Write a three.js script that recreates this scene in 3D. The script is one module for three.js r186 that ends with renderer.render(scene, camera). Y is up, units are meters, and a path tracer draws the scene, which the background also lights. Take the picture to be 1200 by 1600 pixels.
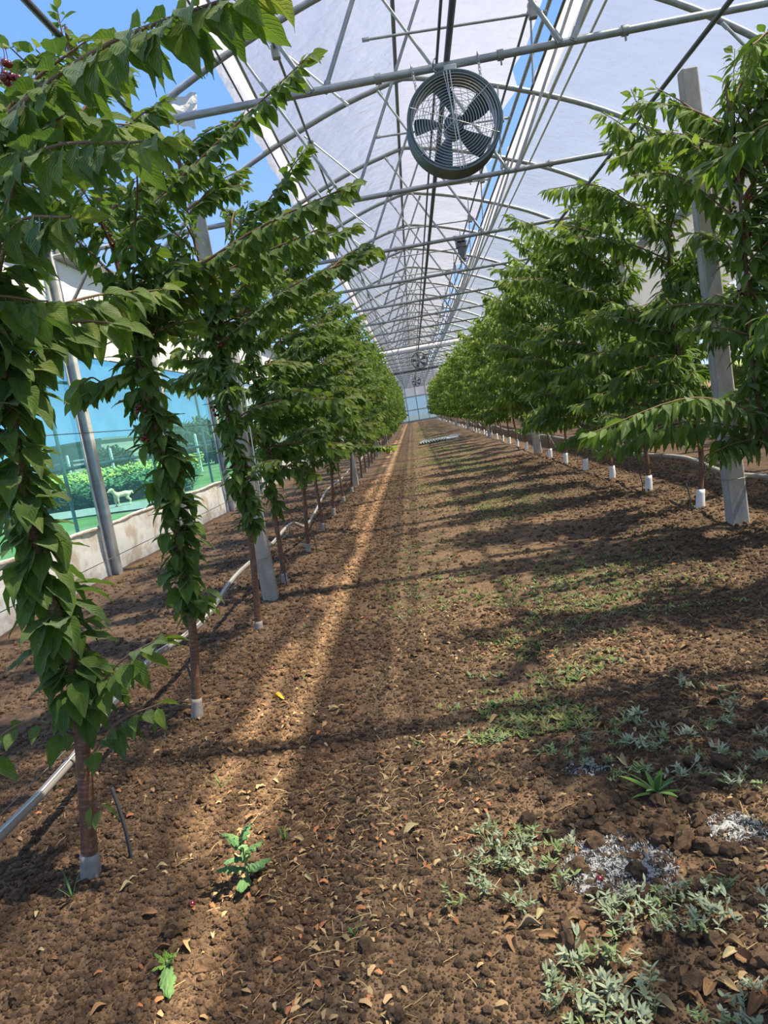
import * as THREE from 'three';
import { mergeGeometries, mergeVertices } from 'three/addons/utils/BufferGeometryUtils.js';
import { MarchingCubes } from 'three/addons/objects/MarchingCubes.js';
import { ImprovedNoise } from 'three/addons/math/ImprovedNoise.js';

// ------------------------------------------------------------------ camera, sky, sun, exposure
const W = 1200, H = 1600, FOCAL = 1190;
const scene = new THREE.Scene();
const camera = new THREE.PerspectiveCamera(2 * Math.atan(H / 2 / FOCAL) * 180 / Math.PI, W / H, 0.05, 600);
camera.position.set(0, 1.5, 0);
{
  // the tunnel runs along -z; it vanishes 44 px right of and 159 px above the middle of the frame, and the phone is rolled 9.7 degrees
  const roll = 9.7 * Math.PI / 180;
  const f = new THREE.Vector3(44 / FOCAL, 159 / FOCAL, -1).normalize();
  const up = new THREE.Vector3(-Math.sin(roll), Math.cos(roll), 0);
  up.z = -(up.x * f.x + up.y * f.y) / f.z; up.normalize();
  const right = new THREE.Vector3().crossVectors(f, up);
  const m = new THREE.Matrix4().set(right.x, right.y, right.z, 0, up.x, up.y, up.z, 0, -f.x, -f.y, -f.z, 0, 0, 0, 0, 1);
  camera.quaternion.setFromRotationMatrix(m);
}
camera.updateMatrixWorld(true); camera.updateProjectionMatrix();

{ // clear sky: deep blue overhead, paler towards the horizon, the same all round
  const w = 64, h = 256, d = new Float32Array(w * h * 4);
  const zen = [0.105, 0.27, 0.72], mid = [0.17, 0.37, 0.84], hor = [0.50, 0.66, 0.88];
  for (let j = 0; j < h; j++) {
    const e = Math.max(0, Math.sin(((j + 0.5) / h - 0.5) * Math.PI));
    const a = Math.exp(-e * 5.5), b = Math.min(1, e);
    for (let i = 0; i < w; i++) for (let c = 0; c < 3; c++) d[(j * w + i) * 4 + c] = (mid[c] * (1 - b) + zen[c] * b) * (1 - a) + hor[c] * a;
    for (let i = 0; i < w; i++) d[(j * w + i) * 4 + 3] = 1;
  }
  const t = new THREE.DataTexture(d, w, h, THREE.RGBAFormat, THREE.FloatType);
  t.mapping = THREE.EquirectangularReflectionMapping; t.magFilter = THREE.LinearFilter; t.needsUpdate = true;
  scene.background = t; scene.environment = t;
  scene.backgroundIntensity = 1.0; scene.environmentIntensity = 1.0;
}
const sun = new THREE.DirectionalLight(new THREE.Color().setRGB(1.0, 0.85, 0.62), 13.5);
sun.position.set(48, 85, -8); sun.target.position.set(0, 0, -12);
sun.castShadow = true; sun.shadow.radius = 2.0; sun.shadow.mapSize.set(4096, 4096);
Object.assign(sun.shadow.camera, { left: -40, right: 40, top: 40, bottom: -40, near: 1, far: 220 });
scene.add(sun, sun.target);

const renderer = new THREE.WebGLRenderer({ antialias: true });
renderer.toneMapping = THREE.LinearToneMapping;
renderer.toneMappingExposure = 1.42;
renderer.shadowMap.enabled = true;

// ------------------------------------------------------------------ helpers
let seed = 1;
const reseed = (s) => { seed = (s * 2654435761) >>> 0 || 1; };
const rnd = () => { seed = (seed + 0x6D2B79F5) >>> 0; let t = seed; t = Math.imul(t ^ (t >>> 15), t | 1); t ^= t + Math.imul(t ^ (t >>> 7), t | 61); return ((t ^ (t >>> 14)) >>> 0) / 4294967296; };
const rr = (a, b) => a + (b - a) * rnd();
const V = (x, y, z) => new THREE.Vector3(x, y, z);
const lerp = THREE.MathUtils.lerp, clamp = THREE.MathUtils.clamp, sstep = THREE.MathUtils.smoothstep;
const UP = V(0, 1, 0);
const perlin = new ImprovedNoise();
const noise = (x, y, z = 0.37) => perlin.noise(x, y, z);
const counts = {};
const numbered = (n) => { const k = counts[n] = (counts[n] ?? -1) + 1; return k ? `${n}_${String(k).padStart(3, '0')}` : n; };
function tag(o, label, category, group) { o.userData.label = label; o.userData.category = category; if (group) o.userData.group = group; else delete o.userData.group; return o; }
function thing(name, label, category, pos = [0, 0, 0], group) {
  const o = new THREE.Group(); o.name = numbered(name); o.position.set(...pos); scene.add(o); return tag(o, label, category, group);
}
function part(name, geo, mat, parent, label) { const m = new THREE.Mesh(geo, mat); m.name = name; parent.add(m); if (label) m.userData.label = label; return m; }
function solo(name, geo, mat, label, category, group) { const m = new THREE.Mesh(geo, mat); m.name = numbered(name); scene.add(m); return tag(m, label, category, group); }
function structure(name, pos = [0, 0, 0]) { const o = new THREE.Group(); o.name = name; o.position.set(...pos); o.userData.kind = 'structure'; scene.add(o); return o; }
function stuffMesh(name, geo, mat, list, parent, label) { // list: [Matrix4, Color?]
  const m = new THREE.InstancedMesh(geo, mat, list.length); m.name = parent === scene ? numbered(name) : name; m.userData.kind = 'stuff';
  list.forEach(([x, c], i) => { m.setMatrixAt(i, x); if (c) m.setColorAt(i, c); });
  if (label) m.userData.label = label;
  parent.add(m); return m;
}
const mat4 = new THREE.Matrix4();
function trs(p, q, s) { return new THREE.Matrix4().compose(p, q, typeof s === 'number' ? V(s, s, s) : s); }
const merge = (a) => mergeGeometries(a.map((g) => { const r = g.index ? g.toNonIndexed() : g; if (!r.attributes.uv) r.setAttribute('uv', new THREE.BufferAttribute(new Float32Array(r.attributes.position.count * 2), 2)); for (const k of Object.keys(r.attributes)) if (!['position', 'normal', 'uv'].includes(k)) r.deleteAttribute(k); return r; }));
function tube(pts, radius, sides = 8, segs = 0, caps = true) { // a tapering tube through points
  const curve = pts.length > 2 ? new THREE.CatmullRomCurve3(pts, false, 'centripetal') : new THREE.LineCurve3(pts[0], pts[1]);
  const n = segs || (pts.length > 2 ? pts.length * 3 : 1), fr = curve.computeFrenetFrames(n, false), pos = [], uv = [], idx = [], len = curve.getLength();
  for (let i = 0; i <= n; i++) {
    const t = i / n, c = curve.getPointAt(t), r = typeof radius === 'function' ? radius(t) : radius;
    for (let k = 0; k <= sides; k++) {
      const a = k / sides * Math.PI * 2, x = Math.cos(a) * r, y = Math.sin(a) * r;
      pos.push(c.x + fr.normals[i].x * x + fr.binormals[i].x * y, c.y + fr.normals[i].y * x + fr.binormals[i].y * y, c.z + fr.normals[i].z * x + fr.binormals[i].z * y);
      uv.push(k / sides, t * len);
    }
  }
  const s = sides + 1;
  for (let i = 0; i < n; i++) for (let k = 0; k < sides; k++) { const a = i * s + k; idx.push(a, a + s, a + 1, a + 1, a + s, a + s + 1); }
  if (caps) for (const [i, o] of [[0, 1], [n, 0]]) {
    const c = curve.getPointAt(i / n), at = pos.length / 3; pos.push(c.x, c.y, c.z); uv.push(0.5, 0);
    for (let k = 0; k < sides; k++) { const a = i * s + k; o ? idx.push(at, a, a + 1) : idx.push(at, a + 1, a); }
  }
  const g = new THREE.BufferGeometry(); g.setAttribute('position', new THREE.Float32BufferAttribute(pos, 3)); g.setAttribute('uv', new THREE.Float32BufferAttribute(uv, 2)); g.setIndex(idx); g.computeVertexNormals();
  return g;
}
function box(w, h, d, x = 0, y = 0, z = 0, rx = 0, ry = 0, rz = 0) { const g = new THREE.BoxGeometry(w, h, d); g.rotateX(rx); g.rotateY(ry); g.rotateZ(rz); g.translate(x, y, z); return g; }
function slab(w, h, d, c = 0.01, x = 0, y = 0, z = 0) { // a bar standing along y with chamfered edges
  const a = w / 2, b = d / 2, s = new THREE.Shape([[-a + c, -b], [a - c, -b], [a, -b + c], [a, b - c], [a - c, b], [-a + c, b], [-a, b - c], [-a, -b + c]].map(([p, q]) => new THREE.Vector2(p, q)));
  const g = new THREE.ExtrudeGeometry(s, { depth: h, bevelEnabled: true, bevelSize: c * 0.5, bevelThickness: c * 0.5, bevelSegments: 1, bevelOffset: -c * 0.5 }); g.rotateX(-Math.PI / 2); g.translate(x, y, z); return g;
}
function grid(nu, nv, fn, uvScale = 1) { // surface from fn(u, v) -> [x, y, z, s, t]
  const pos = [], uv = [], idx = [];
  for (let j = 0; j <= nv; j++) for (let i = 0; i <= nu; i++) { const p = fn(i / nu, j / nv); pos.push(p[0], p[1], p[2]); uv.push((p[3] ?? i / nu) * uvScale, (p[4] ?? j / nv) * uvScale); }
  for (let j = 0; j < nv; j++) for (let i = 0; i < nu; i++) { const a = j * (nu + 1) + i, b = a + nu + 1; idx.push(a, a + 1, b, a + 1, b + 1, b); }
  const g = new THREE.BufferGeometry(); g.setAttribute('position', new THREE.Float32BufferAttribute(pos, 3)); g.setAttribute('uv', new THREE.Float32BufferAttribute(uv, 2)); g.setIndex(idx); g.computeVertexNormals(); return g;
}
const ORD = ['first', 'second', 'third', 'fourth', 'fifth', 'sixth', 'seventh', 'eighth', 'ninth', 'tenth', 'eleventh', 'twelfth'];
const eye = camera.position, pv = V();
function pixelsOf(p, size) { // how many pixels a thing of that size takes in the photograph, 0 when outside
  pv.copy(p).applyMatrix4(camera.matrixWorldInverse); if (pv.z > -0.1) return 0; const d = -pv.z; pv.applyMatrix4(camera.projectionMatrix);
  return Math.abs(pv.x) > 1.02 || Math.abs(pv.y) > 1.02 ? 0 : size * FOCAL / d;
}

// ------------------------------------------------------------------ computed textures
function hash2(x, y, s) { let h = Math.imul(x, 374761393) + Math.imul(y, 668265263) + Math.imul(s, 2147483647); h = Math.imul(h ^ (h >>> 13), 1274126177); return ((h ^ (h >>> 16)) >>> 0) / 4294967296; }
function tileNoise(x, y, per, s) { const ix = Math.floor(x), iy = Math.floor(y), fx = x - ix, fy = y - iy, u = fx * fx * (3 - 2 * fx), v = fy * fy * (3 - 2 * fy), m = (a) => ((a % per) + per) % per; return lerp(lerp(hash2(m(ix), m(iy), s), hash2(m(ix + 1), m(iy), s), u), lerp(hash2(m(ix), m(iy + 1), s), hash2(m(ix + 1), m(iy + 1), s), u), v); }
function fbm(u, v, per, oct, s) { let a = 0, w = 0.5, t = 0; for (let i = 0; i < oct; i++) { a += w * tileNoise(u * per, v * per, per, s + i); t += w; w *= 0.55; per *= 2; } return a / t; }
function texture(n, m, fn, srgb = true) { // fn(u, v) -> [r, g, b] 0..1
  const d = new Uint8Array(n * m * 4);
  for (let j = 0; j < m; j++) for (let i = 0; i < n; i++) { const c = fn((i + 0.5) / n, (j + 0.5) / m), k = (j * n + i) * 4; d[k] = clamp(c[0], 0, 1) * 255; d[k + 1] = clamp(c[1], 0, 1) * 255; d[k + 2] = clamp(c[2], 0, 1) * 255; d[k + 3] = 255; }
  const t = new THREE.DataTexture(d, n, m); t.wrapS = t.wrapT = THREE.RepeatWrapping; t.magFilter = THREE.LinearFilter; t.minFilter = THREE.LinearMipmapLinearFilter; t.generateMipmaps = true; if (srgb) t.colorSpace = THREE.SRGBColorSpace; t.needsUpdate = true; return t;
}
const mix3 = (a, b, t) => [lerp(a[0], b[0], t), lerp(a[1], b[1], t), lerp(a[2], b[2], t)];
const soilTex = texture(1024, 1024, (u, v) => {
  const a = fbm(u, v, 6, 5, 3), b = fbm(u, v, 48, 3, 17), g = hash2(Math.floor(u * 1024), Math.floor(v * 1024), 9);
  let c = mix3([0.33, 0.262, 0.202], [0.52, 0.418, 0.325], sstep(a * 0.55 + b * 0.45, 0.28, 0.72));
  c = mix3(c, [0.46, 0.40, 0.335], 0.35 * sstep(fbm(u, v, 20, 2, 41), 0.55, 0.75));
  const f = 0.86 + 0.28 * g; return [c[0] * f, c[1] * f, c[2] * f];
});
const soilBump = texture(1024, 1024, (u, v) => { const h = 0.5 * fbm(u, v, 24, 4, 77) + 0.5 * (1 - Math.abs(2 * fbm(u, v, 60, 3, 91) - 1)); return [h, h, h]; }, false);
const barkTex = texture(128, 512, (u, v) => { // cherry bark: reddish brown with grey bands round the stem and pale pores
  const band = fbm(u, v, 8, 3, 5), ring = tileNoise(u * 3, v * 90, 90, 8), p = tileNoise(u * 10, v * 130, 130, 4);
  let c = mix3([0.35, 0.245, 0.19], [0.53, 0.39, 0.30], band); c = mix3(c, [0.55, 0.47, 0.42], 0.5 * sstep(ring, 0.6, 0.9)); return p > 0.84 ? mix3(c, [0.66, 0.52, 0.4], 0.7) : c;
});
const concreteTex = texture(256, 512, (u, v) => { const a = fbm(u, v, 8, 4, 21), g = hash2(Math.floor(u * 256), Math.floor(v * 512), 2), l = 0.60 + 0.16 * (a - 0.5) + 0.10 * (g - 0.5); return g > 0.985 ? [0.42, 0.41, 0.4] : [l, l * 0.985, l * 0.955]; });
const leafTex = texture(128, 256, (u, v) => { // midrib along u = .5, side veins
  const m = Math.abs(u - 0.5), vein = Math.abs(((v * 9 - m * 7) % 1 + 1) % 1 - 0.5) * 2, n = fbm(u, v, 10, 3, 61);
  let l = 0.80 + 0.16 * n + 0.10 * sstep(vein, 0.82, 1.0); if (m < 0.022) return [1.0, 1.0, 0.9]; return [l * 0.97, l, l * 0.92];
});
const leafBump = texture(128, 256, (u, v) => { const m = Math.abs(u - 0.5), vein = Math.abs(((v * 9 - m * 7) % 1 + 1) % 1 - 0.5) * 2; const h = 0.75 - 0.45 * sstep(vein, 0.6, 1) - 0.6 * Math.max(0, 1 - m / 0.03); return [h, h, h]; }, false);
const filmBump = texture(512, 512, (u, v) => { const h = 0.6 * fbm(u, v, 4, 3, 33) + 0.4 * Math.abs(2 * fbm(u, v, 6, 4, 51) - 1); return [h, h, h]; }, false);
const filmTex = texture(512, 512, (u, v) => { const n = fbm(u, v, 4, 5, 12), s = fbm(u, v, 40, 2, 15), l = 0.965 + 0.05 * (n - 0.5); return s > 0.86 ? [l * 0.93, l * 0.93, l * 0.93] : [l, l, l]; });
const dustFilmTex = texture(512, 512, (u, v) => { const n = fbm(u, v, 4, 5, 71), s = fbm(u, v, 14, 4, 19), d = sstep(n * 0.5 + s * 0.5, 0.44, 0.7); return mix3([0.95, 0.94, 0.92], [0.78, 0.70, 0.60], d * 0.8); });
const netTex = texture(256, 256, (u, v) => { const n = fbm(u, v, 4, 4, 44), fx = Math.abs(((u * 64) % 1) - 0.5), fy = Math.abs(((v * 64) % 1) - 0.5), k = 0.9 + 0.16 * (n - 0.5) - (fx > 0.4 || fy > 0.4 ? 0.08 : 0); return [k, k, k]; });
const steelTex = texture(256, 256, (u, v) => { const n = fbm(u, v, 12, 4, 83), l = 0.80 + 0.22 * (n - 0.5); return [l, l, l]; });
const ashTex = texture(256, 256, (u, v) => { const n = fbm(u, v, 12, 5, 27); return mix3([0.16, 0.15, 0.15], [0.66, 0.65, 0.64], sstep(n, 0.40, 0.60)); });

// ------------------------------------------------------------------ materials
const std = (o) => new THREE.MeshStandardMaterial(o), phys = (o) => new THREE.MeshPhysicalMaterial(o);
const rgb = (r, g, b) => new THREE.Color().setRGB(r, g, b);
const rep = (t, x, y) => { const c = t.clone(); c.repeat.set(x, y); c.needsUpdate = true; return c; };
const M = {
  soil: std({ map: soilTex, bumpMap: soilBump, bumpScale: 0.02, roughness: 1, vertexColors: true }),
  clod: std({ map: rep(soilTex, 0.3, 0.3), bumpMap: soilBump, bumpScale: 0.004, roughness: 1 }),
  bark: std({ map: rep(barkTex, 1, 1.6), roughness: 0.62 }),
  twig: std({ color: rgb(0.20, 0.115, 0.07), roughness: 0.7 }),
  lime: std({ color: rgb(0.86, 0.87, 0.86), roughness: 0.85, bumpMap: rep(concreteTex, 1, 3), bumpScale: 0.003 }),
  limeWorn: std({ map: rep(concreteTex, 1, 4), color: rgb(1.0, 0.97, 0.93), roughness: 0.9 }),
  concrete: std({ map: rep(concreteTex, 3, 1), color: rgb(1.18, 1.17, 1.14), bumpMap: rep(concreteTex, 3, 1), bumpScale: 0.004, roughness: 0.93 }),
  galv: std({ map: steelTex, color: rgb(0.74, 0.78, 0.79), metalness: 0.5, roughness: 0.42 }),
  trussSteel: std({ map: steelTex, color: rgb(0.47, 0.51, 0.52), metalness: 0.5, roughness: 0.45 }),
  galvDull: std({ map: steelTex, color: rgb(0.40, 0.43, 0.43), metalness: 0.35, roughness: 0.5 }),
  darkPipe: std({ color: rgb(0.09, 0.10, 0.11), metalness: 0.4, roughness: 0.5 }),
  paleTube: std({ color: rgb(0.72, 0.72, 0.70), roughness: 0.5 }),
  wire: std({ color: rgb(0.24, 0.23, 0.21), metalness: 0.5, roughness: 0.45 }),
  hose: std({ color: rgb(0.33, 0.31, 0.285), roughness: 0.6 }),
  fanShell: std({ map: steelTex, color: rgb(0.20, 0.27, 0.29), metalness: 0.35, roughness: 0.4 }),
  fanBlade: std({ color: rgb(0.085, 0.13, 0.15), metalness: 0.3, roughness: 0.45 }),
  guard: std({ color: rgb(0.50, 0.52, 0.51), metalness: 0.6, roughness: 0.38 }),
  film: phys({ map: filmTex, color: rgb(0.475, 0.50, 0.555), transmission: 0.96, thickness: 0, roughness: 0.55, bumpMap: filmBump, bumpScale: 0.05, ior: 1.35 }),
  filmSide: phys({ map: filmTex, color: rgb(0.485, 0.50, 0.545), transmission: 0.96, thickness: 0, roughness: 0.56, bumpMap: filmBump, bumpScale: 0.04, ior: 1.35 }),
  looseFilm: phys({ map: filmTex, color: rgb(0.60, 0.60, 0.62), transmission: 0.85, thickness: 0, roughness: 0.75, bumpMap: filmBump, bumpScale: 0.03 }),
  ventFilm: phys({ map: filmTex, color: rgb(0.52, 0.56, 0.61), transmission: 0.96, thickness: 0, roughness: 0.42, bumpMap: filmBump, bumpScale: 0.05, ior: 1.3 }),
  whiteFilm: phys({ map: filmTex, color: rgb(0.78, 0.77, 0.75), transmission: 0.5, thickness: 0, roughness: 0.95, bumpMap: filmBump, bumpScale: 0.03 }),
  skirt: phys({ map: dustFilmTex, color: rgb(0.95, 0.93, 0.89), transmission: 0.32, thickness: 0, roughness: 0.95, bumpMap: filmBump, bumpScale: 0.03 }),
  net: phys({ map: netTex, color: rgb(0.38, 0.86, 0.92), transmission: 0.94, thickness: 0, roughness: 0.36, ior: 1.1 }),
  netPale: phys({ map: netTex, color: rgb(0.72, 0.86, 0.84), transmission: 0.9, thickness: 0, roughness: 0.7, ior: 1.1 }),
  endFilm: phys({ map: filmTex, color: rgb(0.80, 0.93, 0.97), transmission: 0.9, thickness: 0, roughness: 0.7 }),
  cherry: phys({ color: rgb(0.13, 0.008, 0.012), roughness: 0.25, clearcoat: 0.6, clearcoatRoughness: 0.15 }),
  ash: std({ map: ashTex, roughness: 1, bumpMap: ashTex, bumpScale: 0.008 }),
};
for (const m of Object.values(M)) m.side = THREE.DoubleSide;
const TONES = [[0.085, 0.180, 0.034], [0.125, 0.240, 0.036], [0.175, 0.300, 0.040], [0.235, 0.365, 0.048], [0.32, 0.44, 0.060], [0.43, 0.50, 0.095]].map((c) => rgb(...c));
const leafBase = { map: leafTex, bumpMap: leafBump, bumpScale: 0.0025, roughness: 0.92, transmission: 0.6, thickness: 0, clearcoat: 0.26, clearcoatRoughness: 0.36, ior: 1.4, specularIntensity: 0.45, side: THREE.DoubleSide };
const leafMats = TONES.map((c) => phys({ ...leafBase, color: c })), leafInst = phys({ ...leafBase, color: rgb(1, 1, 1) });

// ------------------------------------------------------------------ the ground
function groundY(x, z) {
  const row = Math.min(Math.abs(x + 1.5), Math.abs(x - 2.75)), loose = sstep(1.35 - row, 0, 0.9), near = clamp(1 - (-z - 9) / 12, 0, 1);
  let y = 0.035 * noise(x * 0.6, z * 0.6) + 0.012 * loose;
  y += (0.012 + 0.022 * loose) * noise(x * 3.1, z * 3.1, 4.2);
  if (near > 0) { const c = 1 - Math.abs(noise(x * 9, z * 9, 1.7)); y += near * (0.010 + 0.016 * loose) * (c - 0.7) + near * 0.008 * noise(x * 24, z * 24, 8.1); }
  return y;
}
const ground = structure('floor');
{
  const zs = [3]; while (zs[zs.length - 1] > -96) { const d = Math.max(0, -zs[zs.length - 1] - 1.4); zs.push(zs[zs.length - 1] - (0.018 + d * d * 0.0011 + d * 0.002)); }
  const xs = []; let x = -4.42; while (x < 22) { xs.push(x); x += x < 3.3 ? 0.02 : 0.02 + (x - 3.3) * 0.09; } xs.push(22);
  const nu = xs.length - 1, nv = zs.length - 1, pos = [], uv = [], col = [], idx = [];
  for (let j = 0; j <= nv; j++) for (let i = 0; i <= nu; i++) {
    const X = xs[i], Z = zs[j]; pos.push(X, groundY(X, Z), Z); uv.push(X / 1.7 + 0.15 * noise(X * 0.5, Z * 0.5), Z / 1.7);
    const row = Math.min(Math.abs(X + 1.5), Math.abs(X - 2.75)), aisle = X > -1 && X < 2.3 ? sstep(row, 0.7, 1.5) : 0;
    const n = noise(X * 1.3, Z * 0.9, 3.3), n2 = noise(X * 5, Z * 5, 6.1);
    const dry = clamp(0.45 * aisle + 0.5 * n + 0.35 * n2, -0.6, 1), k = 0.70 + 0.30 * dry;
    const green = aisle * sstep(noise(X * 0.8, Z * 0.45, 9.2) + 0.5 * noise(X * 4, Z * 4, 2.2), 0.12, 0.55) * sstep(-Z, 7, 14) * 0.55;
    col.push(k * lerp(1.04, 0.86, green), k * lerp(1, 1.05, green), k * lerp(0.94 - 0.06 * dry, 0.7, green));
  }
  for (let j = 0; j < nv; j++) for (let i = 0; i < nu; i++) { const a = j * (nu + 1) + i, b = a + nu + 1; idx.push(a, a + 1, b, a + 1, b + 1, b); }
  const g = new THREE.BufferGeometry(); g.setAttribute('position', new THREE.Float32BufferAttribute(pos, 3)); g.setAttribute('uv', new THREE.Float32BufferAttribute(uv, 2)); g.setAttribute('color', new THREE.Float32BufferAttribute(col, 3)); g.setIndex(idx); g.computeVertexNormals();
  part('soil', g, M.soil, ground);
}
// clods and crumbs of soil
reseed(11);
function clodGeo(s) {
  reseed(s); const g0 = new THREE.IcosahedronGeometry(1, 2); g0.deleteAttribute('uv'); g0.deleteAttribute('normal'); const g = mergeVertices(g0, 1e-4), p = g.attributes.position, o = s * 3.7;
  const uv = [], sx = rr(0.85, 1.25), sy = rr(0.6, 0.85), sz = rr(0.8, 1.1);
  for (let i = 0; i < p.count; i++) { const v = V().fromBufferAttribute(p, i), k = 1 + 0.42 * noise(v.x * 1.3 + o, v.y * 1.3, v.z * 1.3) + 0.34 * noise(v.x * 3.1, v.y * 3.1 + o, v.z * 3.1) + 0.22 * noise(v.x * 7, v.y * 7, v.z * 7 + o); v.multiplyScalar(k); p.setXYZ(i, v.x * sx, v.y * sy, v.z * sz); uv.push(v.x + v.z * 0.3, v.y + v.z); }
  g.setAttribute('uv', new THREE.Float32BufferAttribute(uv, 2)); const f = g.toNonIndexed(); f.computeVertexNormals(); return f;
}
const clods = [1, 2, 3, 4, 5, 6].map(clodGeo);
const clodMats = [[0.72, 0.68, 0.62], [0.92, 0.86, 0.80], [1.05, 0.98, 0.90]].map((c) => { const m = M.clod.clone(); m.color = rgb(...c); return m; });
const rq = () => new THREE.Quaternion().setFromEuler(new THREE.Euler(rr(0, 6.3), rr(0, 6.3), rr(0, 6.3)));
{
  reseed(21);
  const big = [];
  for (let i = 0; i < 4000 && big.length < 270; i++) {
    const x = rr(-2.2, 2.1), z = -rr(1.35, 4.6), row = Math.abs(x + 1.5), corner = x > 0.15 && z > -2.9 ? 1 : 0;
    if (rnd() > 0.25 + 0.75 * Math.max(sstep(1.5 - row, 0, 1), corner)) continue;
    const s = 0.009 + 0.020 * Math.pow(rnd(), 2.2) + corner * 0.008 * rnd(); if (!pixelsOf(V(x, 0, z), s) || pixelsOf(V(x, 0, z), s * 2) < 9) continue;
    big.push([x, z, s]);
  }
  for (const [x, z, s] of big) { const m = part('soil_clod', clods[Math.floor(rnd() * 6)], clodMats[Math.floor(rnd() * 3)], ground); m.position.set(x, groundY(x, z) + s * 0.35, z); m.quaternion.copy(rq()); m.scale.setScalar(s); }
  const lists = [[], [], []];
  const put = (x, z, s) => { const c = 0.58 + 0.78 * rnd() * rnd() + 0.2 * rnd(); lists[Math.floor(rnd() * 3)].push([trs(V(x, groundY(x, z) + s * 0.18, z), rq(), s), rgb(c * 1.03, c, c * 0.93)]); };
  for (let i = 0; i < 90000; i++) { const x = rr(-2.6, 2.4), z = -1.25 - 4.2 * Math.pow(rnd(), 1.5); const row = Math.abs(x + 1.5), dens = 0.35 + 0.65 * Math.max(sstep(1.4 - row, 0, 0.9), sstep(noise(x * 1.7, z * 1.7, 5.5), -0.1, 0.4)); if (rnd() < dens) put(x, z, 0.0035 + 0.015 * Math.pow(rnd(), 3.4)); }
  for (let i = 0; i < 60000; i++) { const x = rr(-4.1, 4.2), z = -4.6 - 14 * Math.pow(rnd(), 1.4); const row = Math.min(Math.abs(x + 1.5), Math.abs(x - 2.75)); if (rnd() < 0.3 + 0.7 * sstep(1.5 - row, 0, 1)) put(x, z, 0.007 + 0.022 * Math.pow(rnd(), 3)); }
  for (let i = 0; i < 70000; i++) { const x = rr(-1.9, 1.7), z = -1.25 - 2.6 * Math.pow(rnd(), 1.4); put(x, z, rr(0.0018, 0.0048)); }
  lists.forEach((l, k) => stuffMesh('soil_crumbs', new THREE.IcosahedronGeometry(1, 0).applyMatrix4(mat4.makeScale(1, 0.8, 0.9 + k * 0.1)), M.clod, l, ground));
}
// straw and shredded dry litter
{
  reseed(31);
  const bit = tube([V(-0.5, 0, 0), V(0, 0.06, 0.05), V(0.5, 0, 0)], 0.035, 3, 2, false), flake = grid(2, 2, (u, v) => [(u - 0.5), 0.25 * Math.sin(u * 3) + 0.12 * (v - 0.5), (v - 0.5) * 0.45 * Math.sin(Math.PI * (0.15 + 0.7 * u))]);
  const mS = std({ roughness: 0.95, side: THREE.DoubleSide }), A = [], B = [];
  for (let i = 0; i < 24000; i++) {
    const far = i % 3 === 0, x = rr(-2.4, far ? 3.6 : 2.2), z = far ? -4 - 22 * Math.pow(rnd(), 1.6) : -1.3 - 4.5 * Math.pow(rnd(), 1.3), patch = sstep(noise(x * 1.1, z * 1.1, 7.7) + 0.4 * noise(x * 4, z * 4, 1.1), -0.05, 0.35), aisle = x > -1 && x < 2 ? 1 : 0.25;
    if (rnd() > (0.12 + 0.88 * patch) * aisle) continue;
    const q = new THREE.Quaternion().setFromEuler(new THREE.Euler(rr(-0.35, 0.35), rr(0, 6.3), rr(-0.35, 0.35))), k = rr(0.6, 1.1);
    if (rnd() < 0.55) A.push([trs(V(x, groundY(x, z) + 0.007, z), q, V(rr(0.015, 0.07), 0.04, 0.04)), rgb(0.46 * k, 0.33 * k, 0.17 * k)]);
    else B.push([trs(V(x, groundY(x, z) + 0.008, z), q, rr(0.012, 0.035)), rnd() < 0.3 ? rgb(0.42 * k, 0.17 * k, 0.075 * k) : rgb(0.40 * k, 0.27 * k, 0.14 * k)]);
  }
  stuffMesh('straw_litter', bit, mS, A, ground); stuffMesh('leaf_litter', flake, mS, B, ground);
}

// ------------------------------------------------------------------ the tunnel: roof, trusses, walls
const CX = 0.71, EAVE = 4.3, HALF = 4.99, ZN = 6, ZF = -94;
const PROFILE = [[0, 6.80], [0.4, 6.72], [0.8, 6.63], [1.3, 6.48], [1.9, 6.27], [2.5, 6.03], [3.1, 5.76], [3.6, 5.46], [4.1, 5.12], [4.55, 4.74], [4.99, 4.3]];
function archY(x) { const d = Math.abs(x - CX); for (let i = 1; i < PROFILE.length; i++) if (d <= PROFILE[i][0] + 1e-6) { const [a, b] = PROFILE[i - 1], [c, e] = PROFILE[i]; return lerp(b, e, (d - a) / (c - a)); } return EAVE; }
const XL = CX - HALF, XR = CX + HALF, TIE = 4.18;
const roof = structure('ceiling');
function roofFilm(name, x0, x1, m, lift = 0.06) {
  const nz = 150, nx = Math.max(2, Math.round((x1 - x0) / 0.16));
  const g = grid(nx, nz, (u, v) => { const z = lerp(ZN, ZF, v), x = lerp(x0, x1, u) - (x1 === 2.58 ? u * u * u * clamp(0.07 + 0.34 * noise(z * 0.75, 3.1) + 0.12 * noise(z * 2.9, 1.1), -0.09, 0.26) : 0), sag = 0.04 * Math.sin(((z + 6.6) / 3.3) * Math.PI) ** 2 * Math.sin(u * Math.PI); return [x, archY(x) + lift + sag + 0.02 * noise(x * 2.2, z * 0.7), z, x / 2.3, z / 2.3]; });
  return part(name, g, m, roof);
}
roofFilm('ridge_film_left', -1.45, CX - 0.08, M.film); roofFilm('ridge_film_right', CX - 0.08, 2.58, M.filmSide); part('neighbour_film', grid(40, 60, (u, v) => { const x = lerp(XR, XR + 2 * HALF, u), z = lerp(ZN, ZF, v); return [x, archY(2 * XR - x > CX - HALF ? 2 * XR - x : CX) + 0.06 + 0.02 * noise(x, z), z, x / 2.3, z / 2.3]; }), M.film, roof);
roofFilm('vent_film', 2.95, XR - 0.05, M.ventFilm);
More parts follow.
